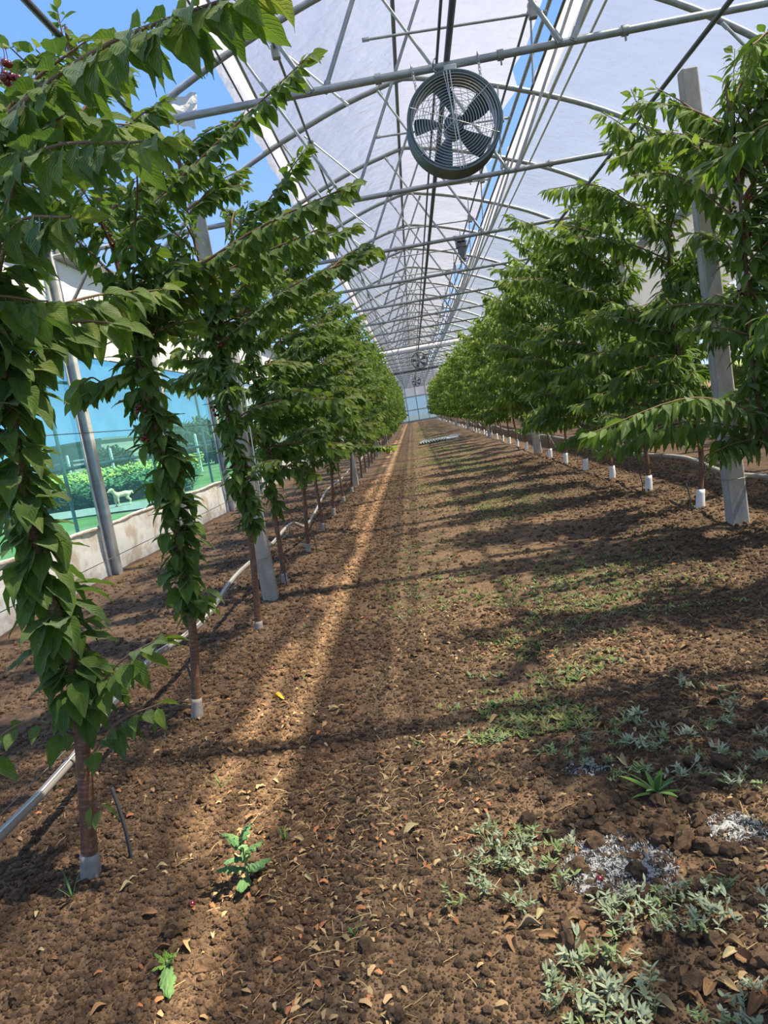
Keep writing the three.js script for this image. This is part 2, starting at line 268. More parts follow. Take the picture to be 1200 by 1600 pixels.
// edges of the open roof vents: bunched white film and the dark closing rails
for (const [x0, x1] of [[-1.74, -1.47], [2.74, 2.97]]) part('bunched_film', grid(6, 300, (u, v) => { const z = lerp(ZN, ZF, v), x = lerp(x0, x1, u) + 0.02 * noise(z * 1.5, u * 3) + (1 - u) * 0.06 * noise(z * 1.3, x0); return [x, archY(x) + 0.05 + 0.05 * Math.sin(u * Math.PI) + 0.02 * noise(u * 5, z * 2), z, u * 0.3, z / 2]; }), M.looseFilm, roof, 'bunched white film along the vent');
const rail = (name, x, y, r, m) => part(name, tube([V(x, y, ZN), V(x, y, ZF)], r, 8, 1), m, roof);
rail('ridge_rail', CX - 0.1, archY(CX) + 0.02, 0.03, M.darkPipe); rail('vent_rail', -1.46, archY(-1.46) + 0.03, 0.022, M.galvDull); rail('vent_rail', -1.62, archY(-1.62) - 0.02, 0.014, M.darkPipe);
rail('vent_rail', 2.57, archY(2.57) + 0.03, 0.03, M.galvDull); rail('vent_rail', 2.73, archY(2.73) + 0.02, 0.022, M.darkPipe); rail('vent_rail', 3.0, archY(3.0) - 0.02, 0.03, M.galv); rail('vent_rail', 3.14, archY(3.14) - 0.06, 0.018, M.galv);
part('torn_film', grid(5, 5, (u, v) => [-2.35 + 0.35 * u - 0.1 * v, 5.78 - 0.42 * v * (0.5 + 0.5 * u) + 0.03 * Math.sin(u * 9), -9.95 + 0.05 * Math.sin(v * 7 + u * 3)]), M.whiteFilm, roof, 'torn flap of film at an arch');
for (const x of [XL, XR]) { // gutters
  const s = new THREE.Shape([[-0.13, 0.1], [-0.12, 0.1], [-0.09, 0.012], [0.09, 0.012], [0.12, 0.1], [0.13, 0.1], [0.1, 0], [-0.1, 0]].map((a) => new THREE.Vector2(...a)));
  const g = new THREE.ExtrudeGeometry(s, { depth: ZN - ZF, bevelEnabled: false }); g.translate(x, EAVE - 0.06, ZF); part('gutter', g, M.galvDull, roof);
}
// roof trusses: arch, tie, webs, knee braces, vent racks
{
  const parts = []; // [name, geometry, material]
  const pts = []; for (let i = 0; i <= 24; i++) { const x = lerp(XL, XR, i / 24); pts.push(V(x - CX, archY(x), 0)); }
  parts.push(['arch_tube', tube(pts, 0.043, 10, 48), M.trussSteel], ['tie_tube', tube([V(XL - CX, TIE, 0), V(XR - CX, TIE, 0)], 0.031, 10, 1), M.trussSteel]);
  const bar = (n, a, b, r = 0.02, m = M.trussSteel) => { const A = V(...a), B = V(...b), d = B.clone().sub(A).normalize(), flat = (p, s) => { const f = new THREE.BoxGeometry(r * 2.6, r * 5, r * 0.9); f.translate(0, r * 2 * s, 0); f.applyQuaternion(new THREE.Quaternion().setFromUnitVectors(UP, d)); f.translate(p.x, p.y, p.z); return f; }; parts.push([n, merge([tube([A, B], r, 8, 1), flat(A, 1), flat(B, -1)]), m]); };
  bar('web_strut', [0.92, TIE, 0.05], [-0.42, 6.66, 0.05]); bar('web_strut', [-1.0, TIE, -0.05], [0.34, 6.68, -0.05]);
  bar('web_strut', [1.03, TIE, 0.03], [2.05, 6.15, 0.03]); bar('web_strut', [-1.1, TIE, 0.03], [-2.1, 6.13, 0.03]);
  bar('knee_brace', [3.66, 5.38, 0.03], [4.6, TIE - 0.02, 0.03]); bar('knee_brace', [-3.66, 5.38, 0.03], [-4.6, TIE - 0.02, 0.03]);
  bar('knee_brace', [-4.95, 3.36, 0.02], [-4.3, TIE, 0.02], 0.024, M.galvDull); bar('knee_brace', [4.95, 3.36, 0.02], [4.3, TIE, 0.02], 0.024, M.galvDull);
  bar('vent_rack', [-0.58, 5.95, 0.09], [1.62, 5.86, 0.09], 0.017); bar('vent_rack', [-1.72, 6.18, 0.09], [-0.88, 5.26, 0.09], 0.016, M.galv); bar('vent_rack', [1.49, 6.4, 0.07], [1.36, 5.1, 0.07], 0.012, M.galvDull);
  parts.push(['rack_box', merge([slab(0.1, 0.16, 0.09, 0.012, 1.46, 5.82, 0.09), slab(0.06, 0.1, 0.06, 0.01, 1.46, 5.98, 0.09)]), M.galvDull], ['rack_box', merge([slab(0.1, 0.14, 0.09, 0.012, -1.64, 5.94, 0.09)]), M.galvDull]);
  for (const x of [-1.0, 0, 1.0]) parts.push(['pipe_clamp', merge([new THREE.CylinderGeometry(0.042, 0.042, 0.05, 12).rotateZ(Math.PI / 2).translate(x + 0.45, TIE, 0), box(0.012, 0.05, 0.02, x + 0.45, TIE - 0.05, 0)]), M.galvDull]);
  const first = thing('roof_truss', '', 'roof truss');
  for (const [n, g, m] of parts) part(n, g, m, first);
  let n = 0;
  for (let k = -3; k <= 26; k++) {
    const t = k === -3 ? first : first.clone(); if (k > -3) { t.name = numbered('roof_truss'); scene.add(t); }
    t.position.set(CX, 0, -6.6 - 3.3 * k);
    if (k < 0) tag(t, 'galvanised roof truss above and behind the photographer, out of the picture', 'roof truss', 'roof trusses overhead');
    else if (k < 9) tag(t, `${ORD[k]} galvanised roof truss down the tunnel${k === 0 ? ', the nearest one, carrying the big fan' : ', counted from the near fan'}`, 'roof truss', 'roof trusses along the tunnel');
    else tag(t, 'far galvanised roof truss in the crowded ranks towards the end of the tunnel', 'roof truss', 'far roof trusses');
  }
}
const longRun = (name, x, y, r, m, label, cat) => solo(name, tube([V(x, y, ZN), V(x, y, ZF)], r, 8, 1), m, label, cat);
longRun('supply_pipe', CX + 0.03, TIE + 0.075, 0.027, M.darkPipe, 'dark steel pipe along the middle of the tunnel, lying on the truss ties', 'pipe');
longRun('electric_cable', CX - 0.06, TIE + 0.05, 0.012, M.darkPipe, 'thin black cable beside the central pipe, above the fans', 'cable');
longRun('drive_shaft', 2.17, 6.0, 0.019, M.darkPipe, 'dark vent drive shaft right of the ridge, through the rack boxes', 'shaft');
longRun('drive_shaft', -0.93, 6.05, 0.019, M.darkPipe, 'dark vent drive shaft left of the ridge, above the left tree row', 'shaft');
longRun('trellis_pipe', 2.73, 4.0, 0.021, M.darkPipe, 'dark pipe along the tops of the right concrete posts', 'pipe');
longRun('trellis_pipe', -1.46, 3.66, 0.019, M.darkPipe, 'dark pipe high above the left tree row', 'pipe');
{ const t = thing('vent_motor', 'dark vent motor hanging on the right drive shaft', 'motor', [2.17, 5.72, -23.0]); part('housing', merge([new THREE.CylinderGeometry(0.12, 0.12, 0.34, 16).translate(0, 0, 0), slab(0.3, 0.2, 0.26, 0.03, 0, 0.17, 0), new THREE.CylinderGeometry(0.08, 0.1, 0.08, 16).translate(0, -0.2, 0)]), M.darkPipe, t); part('bracket', box(0.34, 0.04, 0.06, 0, 0.3, 0.1), M.galvDull, t); }
{ const pr = (z, y, r, m, l) => solo('air_duct', tube([V(XL + 0.2, y, z), V(XR - 0.2, y, z)], r, 14, 1), m, l, 'duct');
  pr(-37.0, 4.33, 0.13, M.paleTube, 'thick pale duct across the tunnel behind the second fan'); pr(-56.5, 4.33, 0.14, M.darkPipe, 'dark duct across the far end of the tunnel'); }

// fans
function makeFan(name, label, pos) {
  const t = thing(name, label, 'fan', pos, undefined), R = 0.355, D = 0.26;
  const prof = [[R - 0.012, -D / 2], [R, -D / 2], [R + 0.022, -D / 2 - 0.012], [R + 0.03, -D / 2], [R + 0.006, -D / 2 + 0.03], [R + 0.002, 0], [R + 0.006, D / 2 - 0.03], [R + 0.03, D / 2], [R + 0.022, D / 2 + 0.012], [R - 0.004, D / 2 - 0.008], [R - 0.012, D / 2 - 0.02], [R - 0.012, -D / 2]].map((a) => new THREE.Vector2(...a));
  part('housing', new THREE.LatheGeometry(prof, 64).rotateX(Math.PI / 2), M.fanShell, t);
  const hub = part('hub', new THREE.LatheGeometry([[0.001, 0.05], [0.06, 0.045], [0.082, 0.02], [0.085, -0.05], [0.001, -0.05]].map((a) => new THREE.Vector2(...a)), 32).rotateX(Math.PI / 2), M.fanBlade, t); hub.position.z = 0.02;
  const motor = part('motor', merge([new THREE.CylinderGeometry(0.08, 0.08, 0.16, 24).rotateX(Math.PI / 2)]), M.fanShell, t); motor.position.z = -0.07;
  for (let k = 0; k < 5; k++) {
    const g = grid(6, 5, (u, v) => { const r = lerp(0.07, R - 0.03, u), w = lerp(0.36, 0.54, u) * (0.5 + 0.12 * Math.sin(u * 3)), a = (v - 0.5) * 2 * w * lerp(1.25, 0.86, u) + 0.18 * u; return [Math.cos(a) * r, Math.sin(a) * r, (v - 0.5) * 0.12 * lerp(1, 0.7, u) + 0.012 * Math.sin(v * Math.PI)]; });
    const b = part('blade', g, M.fanBlade, t); b.rotation.z = k * Math.PI * 0.4 + 0.33;
  }
  for (let i = 0; i < 15; i++) part('guard_ring', new THREE.TorusGeometry(0.04 + i * 0.0222, 0.0026, 5, 56).translate(0, 0, D / 2 + 0.012 - 0.00002 * i * i), M.guard, t);
  for (let i = 0; i < 3; i++) part('guard_spoke', tube([V(-R - 0.015, 0, D / 2 + 0.01), V(0, 0, D / 2 + 0.02), V(R + 0.015, 0, D / 2 + 0.01)], 0.0035, 5, 4).rotateZ(i * Math.PI / 3 + 0.62), M.guard, t);
  part('guard_spoke', merge([tube([V(-0.012, -R - 0.015, D / 2 + 0.018), V(-0.012, R + 0.015, D / 2 + 0.018)], 0.0045, 6, 1), tube([V(0.014, -R - 0.015, D / 2 + 0.018), V(0.014, R + 0.015, D / 2 + 0.018)], 0.0045, 6, 1)]), M.guard, t);
  const back = []; for (let i = 0; i < 13; i++) { const a = -R + (i + 0.5) * 2 * R / 13, w = Math.sqrt(R * R - a * a); back.push(tube([V(a, -w, -D / 2), V(a, w, -D / 2)], 0.0022, 4, 1), tube([V(-w, a, -D / 2), V(w, a, -D / 2)], 0.0022, 4, 1)); }
  part('back_grille', merge(back), M.guard, t);
  part('junction_box', slab(0.1, 0.06, 0.07, 0.008, 0.03, R + 0.015, 0.05), M.galv, t);
  for (const s of [-1, 1]) { // chain to the tie, an elbow bracket where it is hooked on
    const a = V(s * 0.26, 0.26, 0.06), b = V(s * 0.27, TIE + 0.03 - pos[1], 0.0), links = [];
    for (let i = 0, n = 9; i < n; i++) { const g = new THREE.TorusGeometry(0.017, 0.0038, 5, 10); g.scale(0.62, 1.35, 1); g.rotateY(i % 2 ? Math.PI / 2 : 0); const p = a.clone().lerp(b, (i + 0.5) / n); g.translate(p.x, p.y, p.z); links.push(g); }
    part('chain', merge(links), M.guard, t); part('hook', new THREE.TorusGeometry(0.04, 0.006, 6, 18).rotateY(Math.PI / 2).translate(b.x, b.y - 0.02, b.z), M.guard, t);
  }
  part('power_cable', tube([V(0.02, R + 0.05, 0.06), V(-0.1, R + 0.04, 0.1), V(-0.09, 0.5, 0.05), V(-0.05, TIE + 0.07 - pos[1], 0)], 0.006, 6, 16), M.darkPipe, t);
  return t;
}
makeFan('circulation_fan', 'big round grey fan with wire guard hanging by chains from the nearest tie', [CX + 0.0, 3.715, -6.6]).rotation.x = 0.03;
makeFan('circulation_fan', 'second circulation fan, small in the distance before the pale duct', [CX, 3.72, -36.3]);
makeFan('circulation_fan', 'third and farthest circulation fan, tiny above the end of the aisle', [CX, 3.72, -62.7]);

// left wall: dirty white skirt, teal net window, white film above, steel posts
const wallL = structure('wall_left');
const bays = []; for (let z = 3.3; z > -92; z -= 3.3) bays.push([z, z - 3.3]);
bays.forEach(([a, b]) => {
  const wall = (name, y0, y1, m, nu, amp, off = 0, lean = 0) => part(name, grid(14, nu, (u, v) => { const z = lerp(a, b, u), y = lerp(y0, y1, v); return [XL - 0.12 + off + amp * (Math.sin(u * Math.PI) * Math.sin(v * Math.PI) * 0.6 + noise(z * 1.6, y * 2.2) * 0.7 + 0.35 * noise(z * 6, y * 0.8, 3)) + lean * v, y, z, z / 2, y / 2]; }), m, wallL);
  wall('skirt_film', -0.02, 0.66, M.skirt, 6, 0.05, 0.02);
  const pale = a < -16 && Math.round((a - 3.3) / 3.3) % 3 !== 0;
  wall('net_window', 0.64, 3.02, pale ? M.netPale : M.net, 6, 0.015);
  wall('upper_film', 2.98, EAVE - 0.02, M.whiteFilm, 8, 0.07, 0.03);
  part('skirt_roll', tube([0, 0.2, 0.4, 0.6, 0.8, 1].map((u) => V(XL - 0.09 + 0.01 * Math.sin(u * 17 + a), 0.67 + 0.012 * Math.sin(u * 11 + a), lerp(a, b, u))), 0.026, 8, 18), M.skirt, wallL);
  part('film_edge', tube([V(XL - 0.085, 2.99, a), V(XL - 0.085, 2.98, b)], 0.012, 6, 1), M.darkPipe, wallL);
});
part('rail', tube([V(XL - 0.18, 2.62, ZN), V(XL - 0.18, 2.62, ZF)], 0.022, 8, 1), M.galvDull, wallL);
part('rail', tube([V(XL - 0.18, 1.5, ZN), V(XL - 0.18, 1.5, ZF)], 0.024, 8, 1), M.darkPipe, wallL);
for (let k = -2; k <= 26; k++) {
  const z = -9.87 - 3.3 * (k - 1);
  const p = part('wall_post', merge([slab(0.145, 4.3, 0.03, 0.006, XL + 0.02, -0.05, z - 0.05), slab(0.03, 4.3, 0.11, 0.006, XL + 0.08, -0.05, z - 0.01), slab(0.03, 4.3, 0.11, 0.006, XL - 0.04, -0.05, z - 0.01)]), M.galv, wallL);
  part('window_pole', tube([V(XL - 0.15, 0.62, z + 0.47), V(XL - 0.15, 3.02, z + 0.5)], 0.024, 8, 1), M.galvDull, wallL);
  if (k >= -1 && k < 12) { // right side: column and a film curtain under the gutter
    part('column', slab(0.13, 4.3, 0.13, 0.008, XR, -0.05, z), M.galv, roof);
  }
}
bays.forEach(([a, b]) => { if (a < -5 && b > -60) part('film_curtain', grid(16, 8, (u, v) => { const z = lerp(a, b, u), y = lerp(2.75 + 0.12 * noise(z * 0.9, 2), EAVE, v); return [XR + 0.1 + 0.06 * noise(z * 2.5, y * 0.9), y, z, z / 2, y / 2]; }), M.whiteFilm, roof); });
// the far gable
const wallB = structure('wall_back');
{
  const pts = []; for (let i = 0; i <= 40; i++) pts.push(lerp(XL, XR, i / 40));
  part('gable_film', grid(40, 8, (u, v) => { const x = lerp(XL, XR, u); return [x, lerp(EAVE - 1.2, archY(x), v), ZF, x / 2, v * 2]; }), M.whiteFilm, wallB);
  for (let i = 0; i < 8; i++) { const x0 = lerp(XL, XR, i / 8), x1 = lerp(XL, XR, (i + 1) / 8); part('end_pane', box(x1 - x0 - 0.06, 3.0, 0.02, (x0 + x1) / 2, 1.62, ZF), M.endFilm, wallB); part('end_post', box(0.08, 6.2, 0.08, x0, 2.9, ZF + 0.02), M.galvDull, wallB); }
  part('end_rail', box(XR - XL, 0.1, 0.08, CX, 1.5, ZF + 0.03), M.galvDull, wallB); part('end_rail', box(XR - XL, 0.12, 0.1, CX, 3.12, ZF + 0.03), M.galvDull, wallB); part('sill', box(XR - XL, 0.3, 0.12, CX, 0.1, ZF + 0.03), M.galvDull, wallB);
}

// ------------------------------------------------------------------ posts, wires, hoses
function makePost(name, label, x, z, h, w0, w1, group) {
  const t = thing(name, label, 'post', [x, 0, z], group);
  const g = slab(w0, h + 0.05, w0 * 0.86, 0.016, 0, -0.05, 0), p = g.attributes.position; for (let i = 0; i < p.count; i++) { const k = lerp(1, w1 / w0, clamp(p.getY(i) / h, 0, 1)); p.setX(i, p.getX(i) * k); p.setZ(i, p.getZ(i) * k); } g.computeVertexNormals();
  const uv = g.attributes.uv; for (let i = 0; i < p.count; i++) uv.setXY(i, (p.getX(i) + p.getZ(i)) * 0.9, p.getY(i) * 0.9);
  part('shaft', g, M.concrete, t);
  for (const y of [0.42, 1.02, 1.66, 2.5]) { const k = lerp(w0, w1, y / h) / 2 + 0.004, d = k * 0.86 + 0.0006; part('wire_tie', tube([V(-k, y, -d), V(k, y + 0.006, -d), V(k, y, d), V(-k, y - 0.004, d), V(-k, y, -d)], 0.0028, 5, 24), M.wire, t); }
  return t;
}
for (let k = 0; k < 8; k++) {
  const far = k > 3;
  makePost('concrete_post', far ? 'far concrete trellis post of the left row among the trunks' : `${ORD[k]} concrete trellis post in the left tree row`, -1.55, -6.77 - 10.7 * k, 3.55, 0.135, 0.115, far ? 'far left posts' : undefined);
  makePost('concrete_post', far ? 'far concrete trellis post of the right row among the trunks' : `${ORD[k]} concrete trellis post in the right tree row${k ? '' : ', tall and tapering'}`, 2.76, -6.98 - 11.1 * k, 3.92, 0.17, 0.14, far ? 'far right posts' : undefined);
}
const wires = [[-1.624, 0.37, 'left', 'lowest'], [-1.622, 1.02, 'left', 'knee-high'], [-1.62, 1.66, 'left', 'middle'], [2.852, 0.5, 'right', 'lowest'], [2.852, 1.02, 'right', 'knee-high'], [2.852, 1.66, 'right', 'middle'], [2.852, 2.5, 'right', 'upper']];
for (const [x, y, side, w] of wires) { const pts = []; for (let z = 4; z >= -92; z -= 5.35) pts.push(V(x, y + 0.012 * noise(z, x), z)); solo('trellis_wire', tube(pts, 0.0021, 5, 40), M.wire, `${w} thin trellis wire strung along the ${side} tree row`, 'wire'); }
function hose(x, pts, label) { reseed(61); const P = pts.map(([y, z]) => V(x + rr(-0.004, 0.004), y, z)); let z = pts[pts.length - 1][1]; while (z > -90) { z -= rr(1.2, 1.9); P.push(V(x + rr(-0.004, 0.004), 0.3 + 0.14 * rnd(), z)); } const t = thing('irrigation_hose', label, 'hose'); part('pipe', tube(P, 0.019, 10, P.length * 5), M.hose, t); part('seam_rib', tube(P.map((p) => p.clone().add(V(0.012, 0.017, 0))), 0.0035, 5, P.length * 4), M.paleTube, t); for (let i = 2; i < P.length && i < 30; i += 2) part('hanger', new THREE.TorusGeometry(0.023, 0.003, 5, 14).rotateX(0.2).translate(P[i].x, P[i].y + 0.003, P[i].z), M.wire, t); }
hose(-1.665, [[0.3, 1.5], [0.3, -0.5], [0.29, -2.24], [0.28, -2.57], [0.285, -2.99], [0.35, -3.53], [0.385, -4.11], [0.35, -4.46], [0.31, -5.13], [0.40, -6.04], [0.38, -7.7], [0.40, -9.11], [0.22, -10.06], [0.40, -12.87]], 'pale grey irrigation hose sagging from trunk to trunk along the left row');
hose(2.895, [[0.42, 0], [0.42, -3], [0.44, -6.49], [0.40, -7.43], [0.43, -7.9], [0.48, -8.44], [0.46, -9.32], [0.41, -10.57], [0.44, -14.05], [0.42, -18.36]], 'grey irrigation hose strung low behind the trunks of the right row');
// ------------------------------------------------------------------ the cherry trees
function leafGeo(width, bend, fold, seg, fine) { // petiole at the origin, tip at +y, upper face +z, one unit long
  const P = 0.17, pos = [], uv = [], idx = [], cols = fine ? 5 : 3, ys = [], zs = [];
  let y = P, z = 0, a = 0.12; for (let i = 0; i <= seg; i++) { ys.push(y); zs.push(z); const st = (1 - P) / seg; a -= bend / seg; y += Math.cos(a) * st; z += Math.sin(a) * st; }
  for (let i = 0; i <= seg; i++) {
    const t = i / seg, w = width * 0.5 * Math.pow(Math.sin(Math.PI * Math.pow(Math.min(1, t * 0.985 + 0.008), 0.72)), 0.85) * (1 - 0.30 * t * t);
    for (let k = 0; k < cols; k++) { const s = (k / (cols - 1)) * 2 - 1, wob = fine ? 0.02 * Math.sin(t * 17 + s * 2) * Math.abs(s) : 0.014 * Math.sin(t * 9 + k); pos.push(s * w, ys[i], zs[i] + Math.abs(s) * w * fold + wob * width * 2); uv.push(0.5 + s * 0.5, t); }
  }
  for (let i = 0; i < seg; i++) for (let k = 0; k < cols - 1; k++) { const q = i * cols + k; idx.push(q, q + 1, q + cols, q + 1, q + cols + 1, q + cols); }
  const b = pos.length / 3, r = 0.011; for (const [yy, zz] of [[0, -0.03], [P + 0.02, 0]]) for (let k = 0; k < 3; k++) { pos.push(Math.cos(k * 2.094) * r, yy, zz + Math.sin(k * 2.094) * r); uv.push(0.5, 0.2); }
  for (let k = 0; k < 3; k++) { const k2 = (k + 1) % 3; idx.push(b + k, b + k2, b + 3 + k, b + k2, b + 3 + k2, b + 3 + k); }
  const g = new THREE.BufferGeometry(); g.setAttribute('position', new THREE.Float32BufferAttribute(pos, 3)); g.setAttribute('uv', new THREE.Float32BufferAttribute(uv, 2)); g.setIndex(idx); g.computeVertexNormals(); return g;
}
const LEAF = {
  left: [leafGeo(0.46, 0.5, 0.35, 5), leafGeo(0.42, 0.9, 0.45, 5), leafGeo(0.48, 0.25, 0.28, 5)],
  leftFine: [leafGeo(0.46, 0.5, 0.35, 9, true), leafGeo(0.42, 0.9, 0.45, 9, true), leafGeo(0.48, 0.25, 0.28, 9, true)],
  right: [leafGeo(0.28, 0.5, 0.35, 5), leafGeo(0.25, 0.9, 0.5, 5), leafGeo(0.30, 0.25, 0.3, 5)],
  rightFine: [leafGeo(0.28, 0.5, 0.35, 8, true), leafGeo(0.25, 0.9, 0.5, 8, true), leafGeo(0.30, 0.25, 0.3, 8, true)],
  far: [leafGeo(0.42, 0.6, 0.35, 3), leafGeo(0.36, 0.9, 0.4, 3)],
};
const cherryGeo = merge([new THREE.SphereGeometry(0.0125, 10, 8).scale(1, 0.95, 1), tube([V(0, 0.01, 0), V(0.004, 0.03, 0.002), V(0, 0.05, 0)], 0.0012, 4, 3, false)]);
const basis = new THREE.Matrix4(), X = V(), Z = V();
function leafMatrix(l) { Z.copy(l.n).addScaledVector(l.d, -l.n.dot(l.d)).normalize(); X.crossVectors(l.d, Z); basis.makeBasis(X, l.d, Z).scale(V(l.s, l.s, l.s)); basis.setPosition(l.p); return basis.clone(); }
function makeTree(o) {
  reseed(o.seed); const t = thing('cherry_tree', o.label, 'fruit tree', [o.x, 0, o.z], o.group), leaves = [], S = o.spacing ?? 1;
  const trunkPts = o.trunk.map(([x, y, z]) => V(x - o.x, y, (z ?? 0))), tc = new THREE.CatmullRomCurve3(trunkPts, false, 'centripetal'), top = trunkPts[trunkPts.length - 1].y;
  const atY = (y) => { let a = 0, b = 1; for (let i = 0; i < 14; i++) { const m = (a + b) / 2; tc.getPoint(m).y < y ? a = m : b = m; } return tc.getPoint(a); };
  const R = o.radius ?? 0.027, white = o.white ?? 0.14;
  part('trunk', tube(trunkPts, (k) => R * (1 - 0.72 * k) + 0.006 * Math.max(0, 1 - k * 14), o.far ? 6 : 10, o.far ? 8 : 26), M.bark, t);
  { const a = atY(white), b = V(0, -0.03, 0), m = atY(white * 0.5); part(o.right ? 'trunk_wrap' : 'whitewash', tube([b, m, a], (k) => (R + 0.006 * (1 - k)) * (o.right ? 1.28 : 1.06) + 0.002 + (o.far ? 0 : 0.0015 * Math.sin(k * 19)), o.far ? 6 : 12, 6), o.right ? M.lime : M.limeWorn, t, o.right ? 'white wrap at the foot of the trunk' : 'worn white paint at the foot of the trunk'); }
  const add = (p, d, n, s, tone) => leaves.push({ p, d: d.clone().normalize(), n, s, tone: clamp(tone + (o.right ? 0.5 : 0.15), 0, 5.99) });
  const hang = o.hang ?? 0.8, LL = o.leafLen;
  // spurs with whorls of leaves up the trunk
  for (let y = o.col[0]; y < Math.min(o.col[1], top); y += o.col[2] * S) {
    const p = atY(y), az = rnd() * 6.283, k = 4 + Math.floor(rnd() * 4), out = rr(0.015, 0.07);
    for (let i = 0; i < k; i++) {
      const a = az + (i / k) * 6.283 + rr(-0.5, 0.5), r = V(Math.cos(a), 0, Math.sin(a)), dy = rr(-1.3, 0.1);
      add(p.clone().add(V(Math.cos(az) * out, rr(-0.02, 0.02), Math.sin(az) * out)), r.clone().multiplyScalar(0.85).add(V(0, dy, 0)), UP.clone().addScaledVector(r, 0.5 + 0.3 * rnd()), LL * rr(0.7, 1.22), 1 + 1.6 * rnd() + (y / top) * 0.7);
    }
  }
  // branches
  const twigs = [];
  function spray(pts, r0, dens, sizeK, sub) {
    const c = new THREE.CatmullRomCurve3(pts, false, 'centripetal'), len = c.getLength(), step = 0.0118 * S / dens;
    twigs.push(tube(pts, (k) => r0 * (1 - 0.75 * k) + 0.0012, o.far ? 3 : 6, o.far ? 3 : 12, false));
    let side = 1;
    for (let d = 0.05; d < len; d += step * rr(0.7, 1.3)) {
      const u = d / len, p = c.getPointAt(u), T = c.getTangentAt(u), sd = V().crossVectors(T, UP); if (sd.lengthSq() < 0.05) sd.set(rr(-1, 1), 0, rr(-1, 1)); sd.normalize().multiplyScalar(side); side = -side;
      const young = sstep(u, 0.82, 1), dn = V().addScaledVector(sd, rr(0.3, 0.95)).addScaledVector(T, rr(0.15, 0.6) + young * 0.5).add(V(0, -hang * rr(0.05, 1.35) + young * 0.25, 0));
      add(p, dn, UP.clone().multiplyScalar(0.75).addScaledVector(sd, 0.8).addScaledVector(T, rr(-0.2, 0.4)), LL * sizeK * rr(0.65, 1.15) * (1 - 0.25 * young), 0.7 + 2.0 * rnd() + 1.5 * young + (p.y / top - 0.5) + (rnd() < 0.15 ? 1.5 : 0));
    }
    if (sub) for (let i = 0; i < sub; i++) { const u = rr(0.25, 0.8), p = c.getPointAt(u), T = c.getTangentAt(u), s = V().crossVectors(T, UP).normalize().multiplyScalar(rnd() < 0.5 ? 1 : -1), L = len * rr(0.25, 0.45), q = p.clone().addScaledVector(T, L * 0.5).addScaledVector(s, L * 0.55).add(V(0, L * 0.25, 0)); spray([p, p.clone().lerp(q, 0.5).add(V(0, 0.02, 0)), q, q.clone().addScaledVector(T, L * 0.3).add(V(0, -L * 0.12, 0))], r0 * 0.5, dens, sizeK, 0); }
  }
  for (const b of o.branches ?? []) { // hand-placed: from the trunk at height b.y through optional points to the tip
    const s = b.from ? V(b.from[0] - o.x, b.from[1], b.from[2] - o.z) : atY(b.y), e = V(b.tip[0] - o.x, b.tip[1], b.tip[2] - o.z), m = b.mid ? V(b.mid[0] - o.x, b.mid[1], b.mid[2] - o.z) : s.clone().lerp(e, 0.5).add(V(0, b.arch ?? 0.08, 0));
    spray([s, m, e], b.r ?? 0.008, b.dens ?? 1, b.size ?? 1, b.sub ?? 0);
  }
  const A = o.auto; if (A) for (let i = 0; i < A.n; i++) {
    const y = lerp(A.y0, Math.min(A.y1, top - 0.05), (i + rnd()) / A.n), s = atY(y), az = rnd() < A.bias ? A.az + rr(-0.9, 0.9) : rnd() * 6.283, up = lerp(A.up[0], A.up[1], (y - A.y0) / (A.y1 - A.y0)) + rr(-0.2, 0.2), L = rr(A.len[0], A.len[1]) * (1 - 0.35 * Math.abs((y - A.y0) / (A.y1 - A.y0) - 0.45));
    const h = V(Math.cos(az), 0, Math.sin(az)), f = (k) => s.clone().addScaledVector(h, L * k * Math.cos(up * 0.8)).add(V(0, L * (Math.sin(up) * k - A.sag * k * k), 0));
    spray([s, f(0.35), f(0.7), f(1)], 0.0075, A.dens ?? 1, 1, A.sub ?? 0);
  }
  // the leader tip
  if (!o.bareTop) { const p = atY(top - 0.35), e = trunkPts[trunkPts.length - 1].clone().add(V(rr(-0.05, 0.05), 0.08, 0)); spray([p, p.clone().lerp(e, 0.5), e], 0.006, 0.9, 0.8, 0); }
  // fruit
  const fruit = []; for (let i = 0; i < (o.fruit ?? 0); i++) { const y = rr(1.3, top - 0.5), p = atY(y), a = rnd() * 6.283, r = rr(0.03, 0.09); for (let k = 0; k < 4 + rnd() * 4; k++) fruit.push(p.clone().add(V(Math.cos(a) * r + rr(-0.025, 0.025), rr(-0.05, 0.02), Math.sin(a) * r + rr(-0.025, 0.025)))); }
  for (const c of o.cherries ?? []) for (let k = 0; k < 9; k++) fruit.push(V(c[0] - o.x + rr(-0.03, 0.03), c[1] + rr(-0.05, 0.03), c[2] - o.z + rr(-0.03, 0.03)));
  // leaf colours and geometry
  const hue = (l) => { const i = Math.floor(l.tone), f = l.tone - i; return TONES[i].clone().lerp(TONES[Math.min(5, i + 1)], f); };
  if (o.far) {
    const lists = [[], []]; leaves.forEach((l, i) => lists[i & 1].push([leafMatrix({ ...l, s: l.s * 1.25 }), hue(l)]));
    lists.forEach((l, i) => stuffMesh('foliage', LEAF.far[i], leafInst, l, t));
    const tw = part('branches', merge(twigs), M.twig, t); tw.userData.kind = 'stuff';
    if (fruit.length) stuffMesh('cherries', cherryGeo, M.cherry, fruit.map((p) => [trs(p, new THREE.Quaternion(), 1.15)]), t);
    return t;
  }
  twigs.forEach((g) => part('branch', g, M.twig, t));
  fruit.forEach((p) => { const m = part('cherry', cherryGeo, M.cherry, t); m.position.copy(p); m.rotation.y = rnd() * 6; });
  const kind = o.right ? 'right' : 'left', w = V();
  leaves.forEach((l, i) => { l.px = pixelsOf(w.copy(l.p).add(t.position), l.s); l.v = i % 3; });
